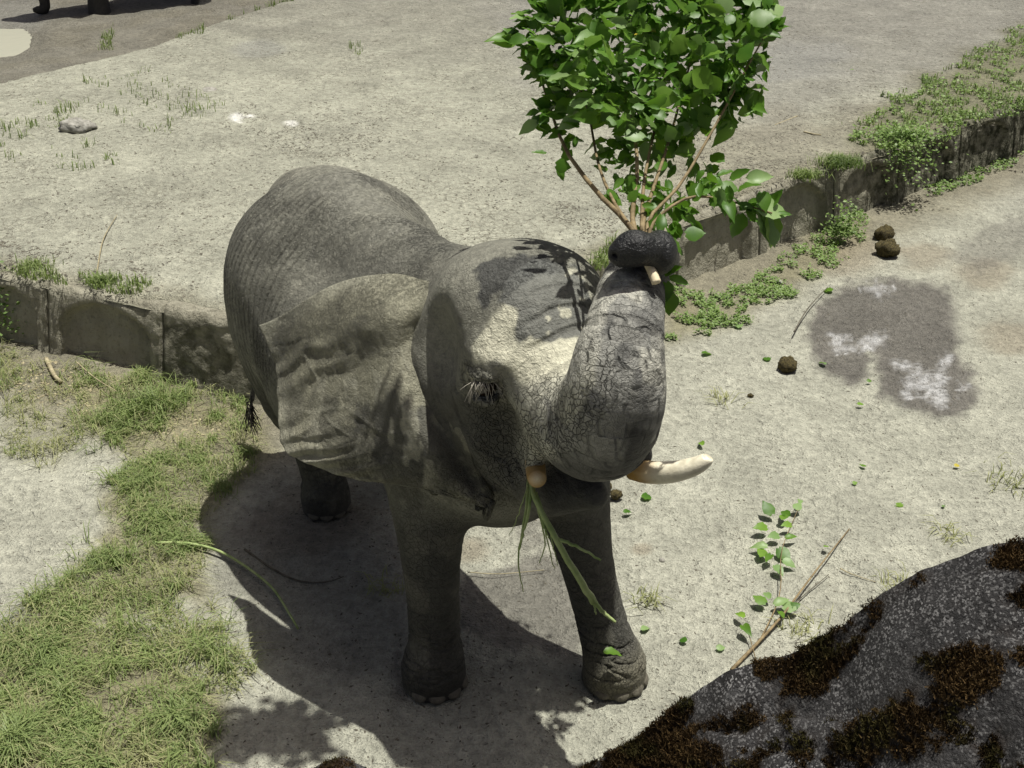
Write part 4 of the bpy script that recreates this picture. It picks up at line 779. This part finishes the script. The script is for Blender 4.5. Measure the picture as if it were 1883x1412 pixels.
def cover(name, label, pts, s0, s1, mat=M_COVER, parent=None, base=None):
    n = len(pts); a = RNG.uniform(0, 6.28, n); s = RNG.uniform(s0, s1, n)[:, None]; up = RNG.normal(0, .45, (n, 3)) + np.array([0, -.1, 1]); up /= np.linalg.norm(up, axis=1)[:, None]
    x = np.stack([np.cos(a), np.sin(a), 0 * a], 1); x -= up * (x * up).sum(1)[:, None]; x /= np.linalg.norm(x, axis=1)[:, None]; y = np.cross(up, x); c = pts + np.array([0, 0, 1]) * RNG.uniform(.01, .05, n)[:, None]
    P = np.stack([c - x * s, c + y * s * .7, c + x * s, c - y * s * .7], 1).reshape(-1, 3)
    if base is not None: P = P - np.array(base)
    me = mesh_np(name, P, np.arange(4 * n).reshape(-1, 4), mat, False, {'shade': np.repeat(np.clip(RNG.normal(.25, .2, n), 0, .7), 4)}); return put(name, me, parent, label, None if parent else 'ground cover', kind='stuff', loc=base)
cv = scatter_px(GRASS_POLYS[4][0], 5200, lower_z, 45, -.02, 5)
cv2 = scatter_px([(1690, 345), (1780, 300), (1883, 262), (1960, 230), (1960, 270), (1883, 300), (1800, 335), (1720, 365)], 1600, lower_z, 10, -.1, 6)
cover('ground_cover', 'small round-leaved weeds along the wall foot behind the trunk', cv, .008, .016); cover('ground_cover', 'weeds at the foot of the dark mossy end of the wall', cv2, .010, .022)
tg = scatter_px([(1570, 250), (1640, 180), (1760, 120), (1883, 50), (1990, 20), (1990, 190), (1850, 215), (1740, 250), (1650, 285)], 7000, tz, 30, -.05, 7); blades('grass', 'sparse grass and weeds on the terrace above the mossy wall end', M_GRASS, tg[:3800], hh(tg[:3800], .03, .09), .7, .005)
cover('ground_cover', 'low weeds among the terrace grass above the mossy wall end', tg[3800:], .010, .024)
tl = np.concatenate([scatter_px(p, n, tz, 14, pt, 8) for p, n, pt in (([(150, 150), (260, 130), (420, 200), (300, 260), (180, 215)], 260, .1), ([(60, 200), (160, 190), (150, 230), (40, 260)], 150, .1), ([(400, 40), (450, 18), (540, -10), (540, 6), (450, 32)], 900, -.3), ([(325, 55), (380, 45), (370, 70), (320, 75)], 220, -.3), ([(180, 40), (205, 20), (205, 62), (180, 60)], 160, -.3), ([(640, 90), (670, 90), (660, 110)], 40, -.3), ([(40, 480), (280, 520), (240, 545), (30, 505)], 420, .0), ([(0, 210), (250, 270), (200, 330), (0, 300)], 160, .2), ([(1080, 480), (1130, 450), (1130, 490), (1090, 500)], 200, -.3))])
blades('grass', 'thin scattered grass tufts across the pale terrace', M_GRASS, tl, hh(tl, .03, .10), .5, .004)
# tufts growing on the wall edge
def tuft(name, label, px, py, r, n, h, mat, leafy=False, z=TOPZ, group=None, hang=0.):
    b = at(px, py, Z=z); q = RNG.normal(0, r * .5, (n, 3)) * np.array([1, .7, 0]); P = b + q
    root = thing(name, label, 'plant' if leafy else 'grass', tuple(b), group)
    if leafy: P[:, 2] += np.abs(RNG.normal(0, h * .5, n)) - hang * np.maximum(0, -q[:, 1]); o = cover('foliage', None, P, .012, .022, M_COVER, root, tuple(b))
    else: o = blades('blade_cluster', None, mat, P, RNG.uniform(h * .4, h, n), .6, .003, parent=root, base=tuple(b))
    o.location = (0, 0, 0)
tuft('grass_tuft', 'bushy bright grass tuft on the wall edge between two smaller plants', 1545, 305, .17, 700, .15, M_GRASS)
tuft('grass_tuft', 'smaller grass tuft on the wall edge beside the bushy tuft', 1482, 326, .13, 420, .11, M_GRASS)
tuft('creeping_plant', 'round-leaved bright creeper spilling over the wall edge', 1665, 262, .34, 1300, .10, M_COVER, True, hang=1.3)
tuft('creeping_plant', 'upright leafy weed growing against the wall face', 1548, 440, .16, 420, .26, M_COVER, True, z=.05)
tuft('grass_tuft', 'sunny grass tuft on top of the arched wall block', 185, 520, .10, 200, .10, M_GRASS); tuft('grass_tuft', 'small grass tuft over the dark hollow at the wall end', 60, 490, .12, 160, .09, M_GRASS)
tuft('creeping_plant', 'dark broad-leaved weed in the hollow at the wall end', 8, 610, .28, 620, .45, M_COVER, True, z=.1)
tuft('grass_tuft', 'tall tangled grass clump at the joint between two wall blocks', 285, 760, .22, 420, .26, M_GRASS, z=0.)
# ------------------------------------------------------------------ things lying about
def lump(name, label, cat, px, py, r, mat, z=0., sq=.8, seed=0, group=None, rough=.12, el=(1, 1)):
    b = at(px, py, Z=z); V, Qd = lathe_ball((0, 0, 0), 1., n=12); d = 1 + rough * fbm(V + seed, 2.2, 3, seed) * 1.6 + rough * .5 * fbm(V + seed, 7, 2, seed + 1); V = V * d[:, None] * np.array([r * el[0], r * el[1], r * sq]); V[:, 2] += r * sq * .8
    return put(name, mesh_np(name, V, Qd, mat), None, label, cat, group, loc=tuple(b))
lump('dung_ball', 'round dung ball beside the wet dark patch', 'dung', 1447, 680, .068, M_DUNG, seed=1, rough=.22)
lump('dung_ball', 'larger dung lump by the weeds at the wall foot, lower of two', 'dung', 1632, 470, .10, M_DUNG, seed=2, rough=.28); lump('dung_ball', 'brown dung lump touching the wall-foot weeds, upper of two', 'dung', 1625, 440, .09, M_DUNG, seed=3, rough=.28)
lump('dung_ball', 'broken olive dung piece behind the front leg, larger', 'dung', 1133, 915, .035, M_DUNG, seed=4, rough=.3); lump('dung_ball', 'broken olive dung crumb behind the front leg, smaller', 'dung', 1117, 898, .028, M_DUNG, seed=5, rough=.3)
lump('stone', 'rough grey stone lying on the pale terrace', 'stone', 145, 245, .13, M_STONE, TOPZ, .62, 6, rough=.35, el=(1.2, .8)); lump('stone', 'flat pale stone on the terrace near grass tufts', 'stone', 386, 172, .09, M_STONE, TOPZ, .4, 7, rough=.2)
lump('stone', 'small pale stone among the weeds at the wall foot', 'stone', 1432, 522, .03, M_STONE, 0, .7, 8); lump('stone', 'tiny pale stone beside a grass tuft on the terrace', 'stone', 140, 192, .04, M_STONE, TOPZ, .6, 9); lump('stone', 'small dark pebble on the bare ground by the straw tuft', 'stone', 1217, 1033, .016, M_STONE, 0, .8, 10)
for i, (x, y, lb) in enumerate(((915, 278, 'dark clod on the terrace right behind the elephant\'s back'), (1380, 730, 'dark clod below the round dung ball'), (1215, 570, 'dark clod at the trunk edge in front of the weeds'))): lump('soil_clod', lb, 'clod', x, y, .022, M_DUNG, TOPZ if y < 400 else 0, .6, 20 + i, None, .3)
def floor_branch():
    g = lambda x, y, z=.02: at(x, y, Z=z); b = g(1350, 1228); stems = [([g(1345, 1232), g(1395, 1180, .03), g(1440, 1130, .05), g(1500, 1050, .06), g(1562, 972, .03)], .010, .003, M_BARK), ([g(1395, 1183), g(1450, 1120, .03), g(1524, 1056, .02)], .006, .002, M_TWIG),
             ([g(1400, 1172, .03), g(1425, 1120, .05), g(1436, 1075, .06), g(1438, 1010, .06), g(1470, 930, .05)], .004, .0015, M_BARK), ([g(1392, 1220, .02), g(1378, 1170, .04), g(1368, 1150, .06)], .003, .0015, M_BARK)]; lv = []
    for (x, y, dx, dy, s) in ((1420, 945, -.2, .3, .10), (1450, 950, -.2, .5, .09), (1410, 970, -.6, -.2, .09), (1440, 955, .2, .6, .07), (1462, 935, .4, .4, .07), (1470, 925, .3, .8, .06), (1455, 965, -.5, -.2, .07), (1432, 985, -.4, -.2, .08), (1410, 1005, -.6, .0, .09), (1432, 1008, .2, -.3, .10), (1418, 1020, -.3, -.5, .09), (1440, 1030, .5, -.3, .08), (1405, 1010, -.3, -.6, .08), (1425, 1040, .2, -.4, .08), (1445, 990, .6, .1, .07),
                            (1408, 1108, -.5, .4, .08), (1425, 1112, .3, .1, .09), (1440, 1115, .5, -.1, .09), (1432, 1125, .1, -.6, .07), (1415, 1100, -.2, .6, .07), (1450, 1118, .6, .1, .07), (1368, 1135, -.2, .3, .07), (1366, 1150, .1, -.4, .085), (1522, 1005, -.1, .3, .04)):
        lv.append((g(x, y, .055), np.array([dx, dy, random.uniform(-.1, .25)]), np.array([random.uniform(-.3, .3), -.3, 1]), s, 'p' if random.random() < .55 else 'g'))
    make_branch('fallen_branch', 'thin broken branch with wilting leaves lying on bare ground against the boulder', tuple(b), stems, lv)
floor_branch()
def stick(name, label, pts, r0, r1, mat, cat='stick', z=.02, n=24):
    P = spline(np.array([at(x, y, Z=z) for x, y in pts]), n); b = P[0].copy(); V, Qd, T = tube(P - b, np.linspace(r0, r1, n), 7); put(name, mesh_np(name, V, [Qd, T], mat), None, label, cat, loc=tuple(b))
stick('bent_cane', 'long pale green cane arching from the grass into the elephant\'s shadow', [(285, 998), (345, 999), (400, 1012), (450, 1040), (500, 1080), (530, 1125), (548, 1156)], .009, .006, M_STALK, z=.05)
stick('dry_twig', 'dark curved twig lying in the elephant\'s shadow beside the cane', [(450, 1010), (500, 1045), (550, 1068), (600, 1070), (632, 1060)], .007, .003, M_TWIG); stick('dry_twig', 'thin dark twig with one leaf running up to the wet patch', [(1460, 610), (1480, 575), (1500, 550), (1522, 528)], .006, .003, M_TWIG, z=.04)
stick('dry_twig', 'pale stick lying on the terrace above the wall tufts', [(1425, 230), (1445, 222), (1466, 213)], .009, .006, M_STRAW, z=TOPZ + .01); stick('dry_twig', 'short pale stick beside the stick on the terrace', [(1478, 242), (1495, 246), (1510, 248)], .008, .006, M_STRAW, z=TOPZ + .01)
stick('dry_twig', 'long thin dry stem on the terrace behind the elephant\'s back', [(560, 145), (600, 132), (625, 122)], .007, .003, M_STRAW, z=TOPZ + .03); stick('dry_twig', 'pale dry stem leaning at the foot of the arched block', [(85, 660), (100, 690), (112, 702)], .018, .014, M_STRAW, z=.08)
stick('dry_twig', 'thin pale grass stem leaning against the arched block', [(140, 665), (175, 695), (215, 720)], .006, .003, M_STRAW, z=.12); stick('dry_twig', 'crooked twig on the terrace left of the elephant', [(178, 500), (190, 440), (215, 395)], .006, .003, M_STRAW, z=TOPZ + .02)
stick('dry_twig', 'thin bent twig between the branch and the boulder', [(1545, 1045), (1565, 1055), (1610, 1070)], .004, .002, M_STRAW); stick('dry_twig', 'short dark stick in the shadow by the grass', [(860, 1052), (920, 1055), (1000, 1048)], .003, .002, M_STRAW)
FL = [(1292, 650, .3, .09, 'g'), (1293, 818, 1.9, .07, 'g'), (1147, 942, .4, .06, 'g'), (1190, 917, 1.6, .08, 'g'), (1577, 743, .1, .05, 'g'), (1360, 602, 1.5, .09, 'p'), (1405, 660, .5, .07, 'g'), (1517, 670, 1.9, .07, 'p'), (1660, 930, 2.8, .06, 'g'), (1180, 1158, .6, .06, 'p'), (1134, 1200, .1, .09, 'g'), (1255, 1180, 1.2, .05, 'g'), (1592, 857, 2.4, .045, 'g'), (1568, 888, .2, .035, 'g'), (1755, 856, .1, .04, 'y'), (1735, 932, 1.2, .04, 'p'), (1522, 535, 1.2, .10, 'g'), (1594, 700, 0., .04, 'g'), (1318, 1192, .2, .05, 'p'), (1565, 130, .3, .10, 'g'), (1372, 560, 1.3, .06, 'p')]
WORD = {(1292, 650): 'dark green fallen leaf between the dung ball and the trunk', (1293, 818): 'dark leaf lying just beyond the long tusk tip', (1147, 942): 'dark leaf next to the broken olive dung', (1190, 917): 'curled dark leaf under the long tusk', (1577, 743): 'small dark leaf off the lower edge of the wet patch', (1360, 602): 'pale leaf at the edge of the wall-foot weeds', (1405, 660): 'dark leaf touching the round dung ball',
        (1517, 670): 'pale leaf inside the edge of the wet patch by the dung ball', (1660, 930): 'dark oval leaf midway between fallen branch and wet patch', (1180, 1158): 'pale rounded leaf beside the front leg above the foot', (1134, 1200): 'bright green leaf stuck on the elephant\'s front foot', (1255, 1180): 'small dark leaf between the front foot and the fallen branch', (1755, 856): 'tiny yellow fallen leaf on bare ground', (1735, 932): 'tiny pale leaf on bare ground above the boulder',
        (1522, 535): 'broad green leaf standing at the top of the thin twig', (1594, 700): 'small dark leaf in the pale notch of the wet patch', (1318, 1192): 'pale leaf scrap close to the foot of the fallen branch', (1565, 130): 'green leaf lying on the grey terrace', (1372, 560): 'small pale leaf in the wall-foot weeds', (1592, 857): 'small dark leaf with a smaller one behind it on bare ground', (1568, 888): 'smallest dark leaf speck on the open bare ground'}
for x, y, a, s, kd in FL:
    z = TOPZ if y < 300 else 0.; p = at(x, y, Z=z + .02) if (x, y) != (1134, 1200) else at(x - 22, y, 4.30)
    d = np.array([math.cos(a), math.sin(a), .05]); lab = WORD.get((x, y)); M = frame(p, d, np.array([random.uniform(-.5, .5), random.uniform(-.6, .2), 1.]), s)
    put('fallen_leaf', LM[kd][random.randrange(3)], None, lab or ('pale green fallen leaf lying on the bare sunlit ground' if kd == 'p' else 'dark green fallen leaf lying on the bare sunlit ground'), 'leaf', None if lab else ('pale fallen leaves' if kd == 'p' else 'dark fallen leaves'), M=Matrix(M.tolist()))
def straw(px, py, n, r, label):
    b = at(px, py, Z=0.); P = b + RNG.normal(0, r, (n, 3)) * np.array([1, 1, 0]); root = thing('straw_tuft', label, 'straw', tuple(b)); o = blades('blade_cluster', None, M_GRASSD, P, RNG.uniform(.03, .10, n), 1.3, .003, parent=root, base=tuple(b)); o.location = (0, 0, 0)
straw(1192, 1105, 46, .04, 'dry straw tuft on bare ground beside the front leg'); straw(1325, 735, 30, .05, 'faint dry straw tuft below the dung ball'); straw(1740, 985, 40, .05, 'dry straw tuft near the top edge of the boulder'); straw(1865, 890, 70, .09, 'larger dry grass tuft on bare ground beyond the boulder'); straw(705, 1085, 46, .05, 'straw tuft in the elephant\'s shadow behind the front leg'); straw(1650, 1080, 40, .05, 'straw wisps close against the boulder'); straw(1480, 1160, 44, .06, 'straw wisps beside the fallen branch foot')
# fine litter: bits of bark, soil crumbs and grit
def litter(name, label, mat, P, s0, s1, flat=.4):
    n = len(P); a = RNG.uniform(0, 6.28, n); L = RNG.uniform(s0, s1, n)[:, None]; d = np.stack([np.cos(a), np.sin(a), RNG.normal(0, .15, n)], 1); sd = np.stack([-np.sin(a), np.cos(a), 0 * a], 1); wv = L * RNG.uniform(.12, .5, n)[:, None]; up = np.array([0, 0, 1.])
    t = P + up * (wv * flat + .002); Q = np.stack([P - d * L, P + sd * wv, P + d * L, P - sd * wv, t], 1).reshape(-1, 3); i = np.arange(n) * 5
    T = np.concatenate([np.stack([i + q, i + (q + 1) % 4, i + 4], 1) for q in range(4)]); put(name, mesh_np(name, Q, T, mat, False), None, label, 'litter', kind='stuff')
SCR = [(-40, 560), (430, 600), (900, 560), (1250, 540), (1883, 290), (1960, 260), (1960, 1100), (1300, 1300), (1080, 1440), (-40, 1440)]; TSC = [(-40, 150), (400, 40), (560, -40), (1960, -60), (1960, 200), (1250, 400), (900, 480), (430, 560), (-40, 490)]
litter('twig_litter', 'scattered dark crumbs of bark and soil over the lower ground', M_TWIG, scatter_px(SCR, 5000, lower_z, 0, -.15, 51), .004, .016); litter('grit', 'scattered pale grit over the lower ground', M_STONE, scatter_px(SCR, 1500, lower_z, 0, -.3, 52), .003, .008, 1.)
litter('twig_litter', 'scattered dark crumbs of bark and soil over the terrace', M_TWIG, scatter_px(TSC, 10000, tz, 0, -.02, 53), .005, .024); litter('grit', 'scattered pale grit over the terrace', M_STONE, scatter_px(TSC, 1600, tz, 0, -.3, 54), .005, .016, 1.)
litter('twig_litter', 'dense dark crumbs of dry mud on the terrace near the wall edge and elephant', M_TWIG, np.concatenate([scatter_px([(430, 200), (720, 210), (700, 300), (480, 300)], 900, tz, 30, .05, 56), scatter_px([(1000, 330), (1250, 250), (1600, 190), (1480, 320), (1250, 400), (1050, 470)], 2400, tz, 30, .05, 57), scatter_px([(0, 440), (260, 480), (280, 540), (0, 500)], 700, tz, 20, .0, 58)]), .006, .022)
WF = [(-20, 640), (60, 680), (200, 700), (430, 790), (440, 830), (250, 800), (120, 760), (-20, 720)]; litter('leaf_litter', 'dead leaves and stalks banked at the foot of the arched wall', M_STRAW, scatter_px(WF, 700, lower_z, 20, -.2, 55), .008, .03, .2)
# ------------------------------------------------------------------ muddy wallow beyond the terrace rim
def puddle():
    P = [at(x, y, Z=PUDZ) for x, y in PUD]; P = spline(np.array(P + [P[0]]), 60)[:-1]; b = P.mean(0); V = np.vstack([P - b, [[0, 0, 0]]]); n = len(P); i = np.arange(n); V[:, 2] = 0
    m = NB('milky_mud_water'); m.done((.40, .39, .30), .08, m.bump(m.noise(6, 2), .003), .5); put('puddle', mesh_np('puddle', V, np.stack([i, (i + 1) % n, np.full(n, n)], 1), m.m), kind='structure', loc=tuple(b))
puddle()
def other_elephant():
    f0 = at(180, 26, Z=.36); f0 = np.array((f0[0], f0[1] + .1, .36)); tp = at(84, 17, Z=.40); h = np.array((-.75, -.25, 0)); h = nrm3(h); l = np.array([-h[1], h[0], 0]); F = Field((f0[0] - 2.6, f0[1] - 1.6, .3), (f0[0] + 3.3, f0[1] + 2.4, 2.9), .04); bx = np.array([h, l, Z])
    sh = f0 + l * -.3 if False else f0 - l * .28
    c = sh - h * .75; F.ell(c + Z * 1.35, (1.0, .52, .60), bx, .1); F.ell(c - h * .55 + Z * 1.45, (.6, .5, .6), bx, .15); F.ell(c + h * .6 + Z * 1.5, (.5, .46, .6), bx, .15); hc = sh + h * .55 + Z * 1.65; F.ell(hc, (.36, .30, .42), bx, .15)
    F.cone(sh + Z * 1.6, hc, .42, .34, .1)
    for q in (f0, sh - l * .28, f0 - h * 1.5, sh - l * .28 - h * 1.5): F.chain(np.array([(*(q + Z * 1.2), .25), (*(q + Z * .6), .15), (*(q + Z * .12), .15), (*q, .17)]), .06)
    t0 = hc + h * .3 - Z * .15; F.chain(np.array([(*t0, .2), (*(t0 + h * .18 - Z * .5), .14), (*((t0 + tp) / 2 - Z * .35), .10), (tp[0], tp[1], .42, .07), (tp[0] - .12, tp[1] - .05, .40, .06)]), .06, 16)
    for sgn in (1, -1):
        e = hc + l * sgn * .33 - h * .25; F.ell(e, (.30, .05, .42), bx, .04)
    V, Q = F.mesh(); n = len(V); root = thing('elephant', 'second dark elephant in the muddy wallow, only foot and trunk tip in view', 'elephant', tuple(f0)); k = np.full(n, .5)
    put('body', mesh_np('elephant_body', V - f0, Q, M_SKIN, True, dict(tint=np.tile(np.array((.05, .048, .044)), (n, 1)), wet=k, fold=k, lumps=k * 0, arc=k * 0, ring=k * 0)), root)
other_elephant()
# ------------------------------------------------------------------ tree bough overhead that dapples the ground at the grass edge
def bough():
    c = np.array((-.12, 4.42, 5.0)); lv = []; stems = [([(-1.6, -2.0, 6.8), (-1.0, 1.0, 6.2), (-.5, 3.0, 5.6), tuple(c)], .03, .006, M_BARK), ([(-.5, 3.0, 5.6), (-.45, 3.9, 5.3), (-.30, 4.3, 5.05)], .012, .004, M_BARK)]
    for k in range(300):
        p = c + RNG.normal(0, 1, 3) * np.array([.15, .085, .08]) + np.array([-.0, -.06, 0]); lv.append((p, RNG.normal(0, 1, 3), np.array([0, 0, 1]) + RNG.normal(0, .4, 3), random.uniform(.07, .12), 'g'))
    make_branch('overhanging_bough', 'leafy tree bough hanging over the ground, casting the soft shade by the grass', (-1.6, -2.0, 6.8), stems, lv)
bough()
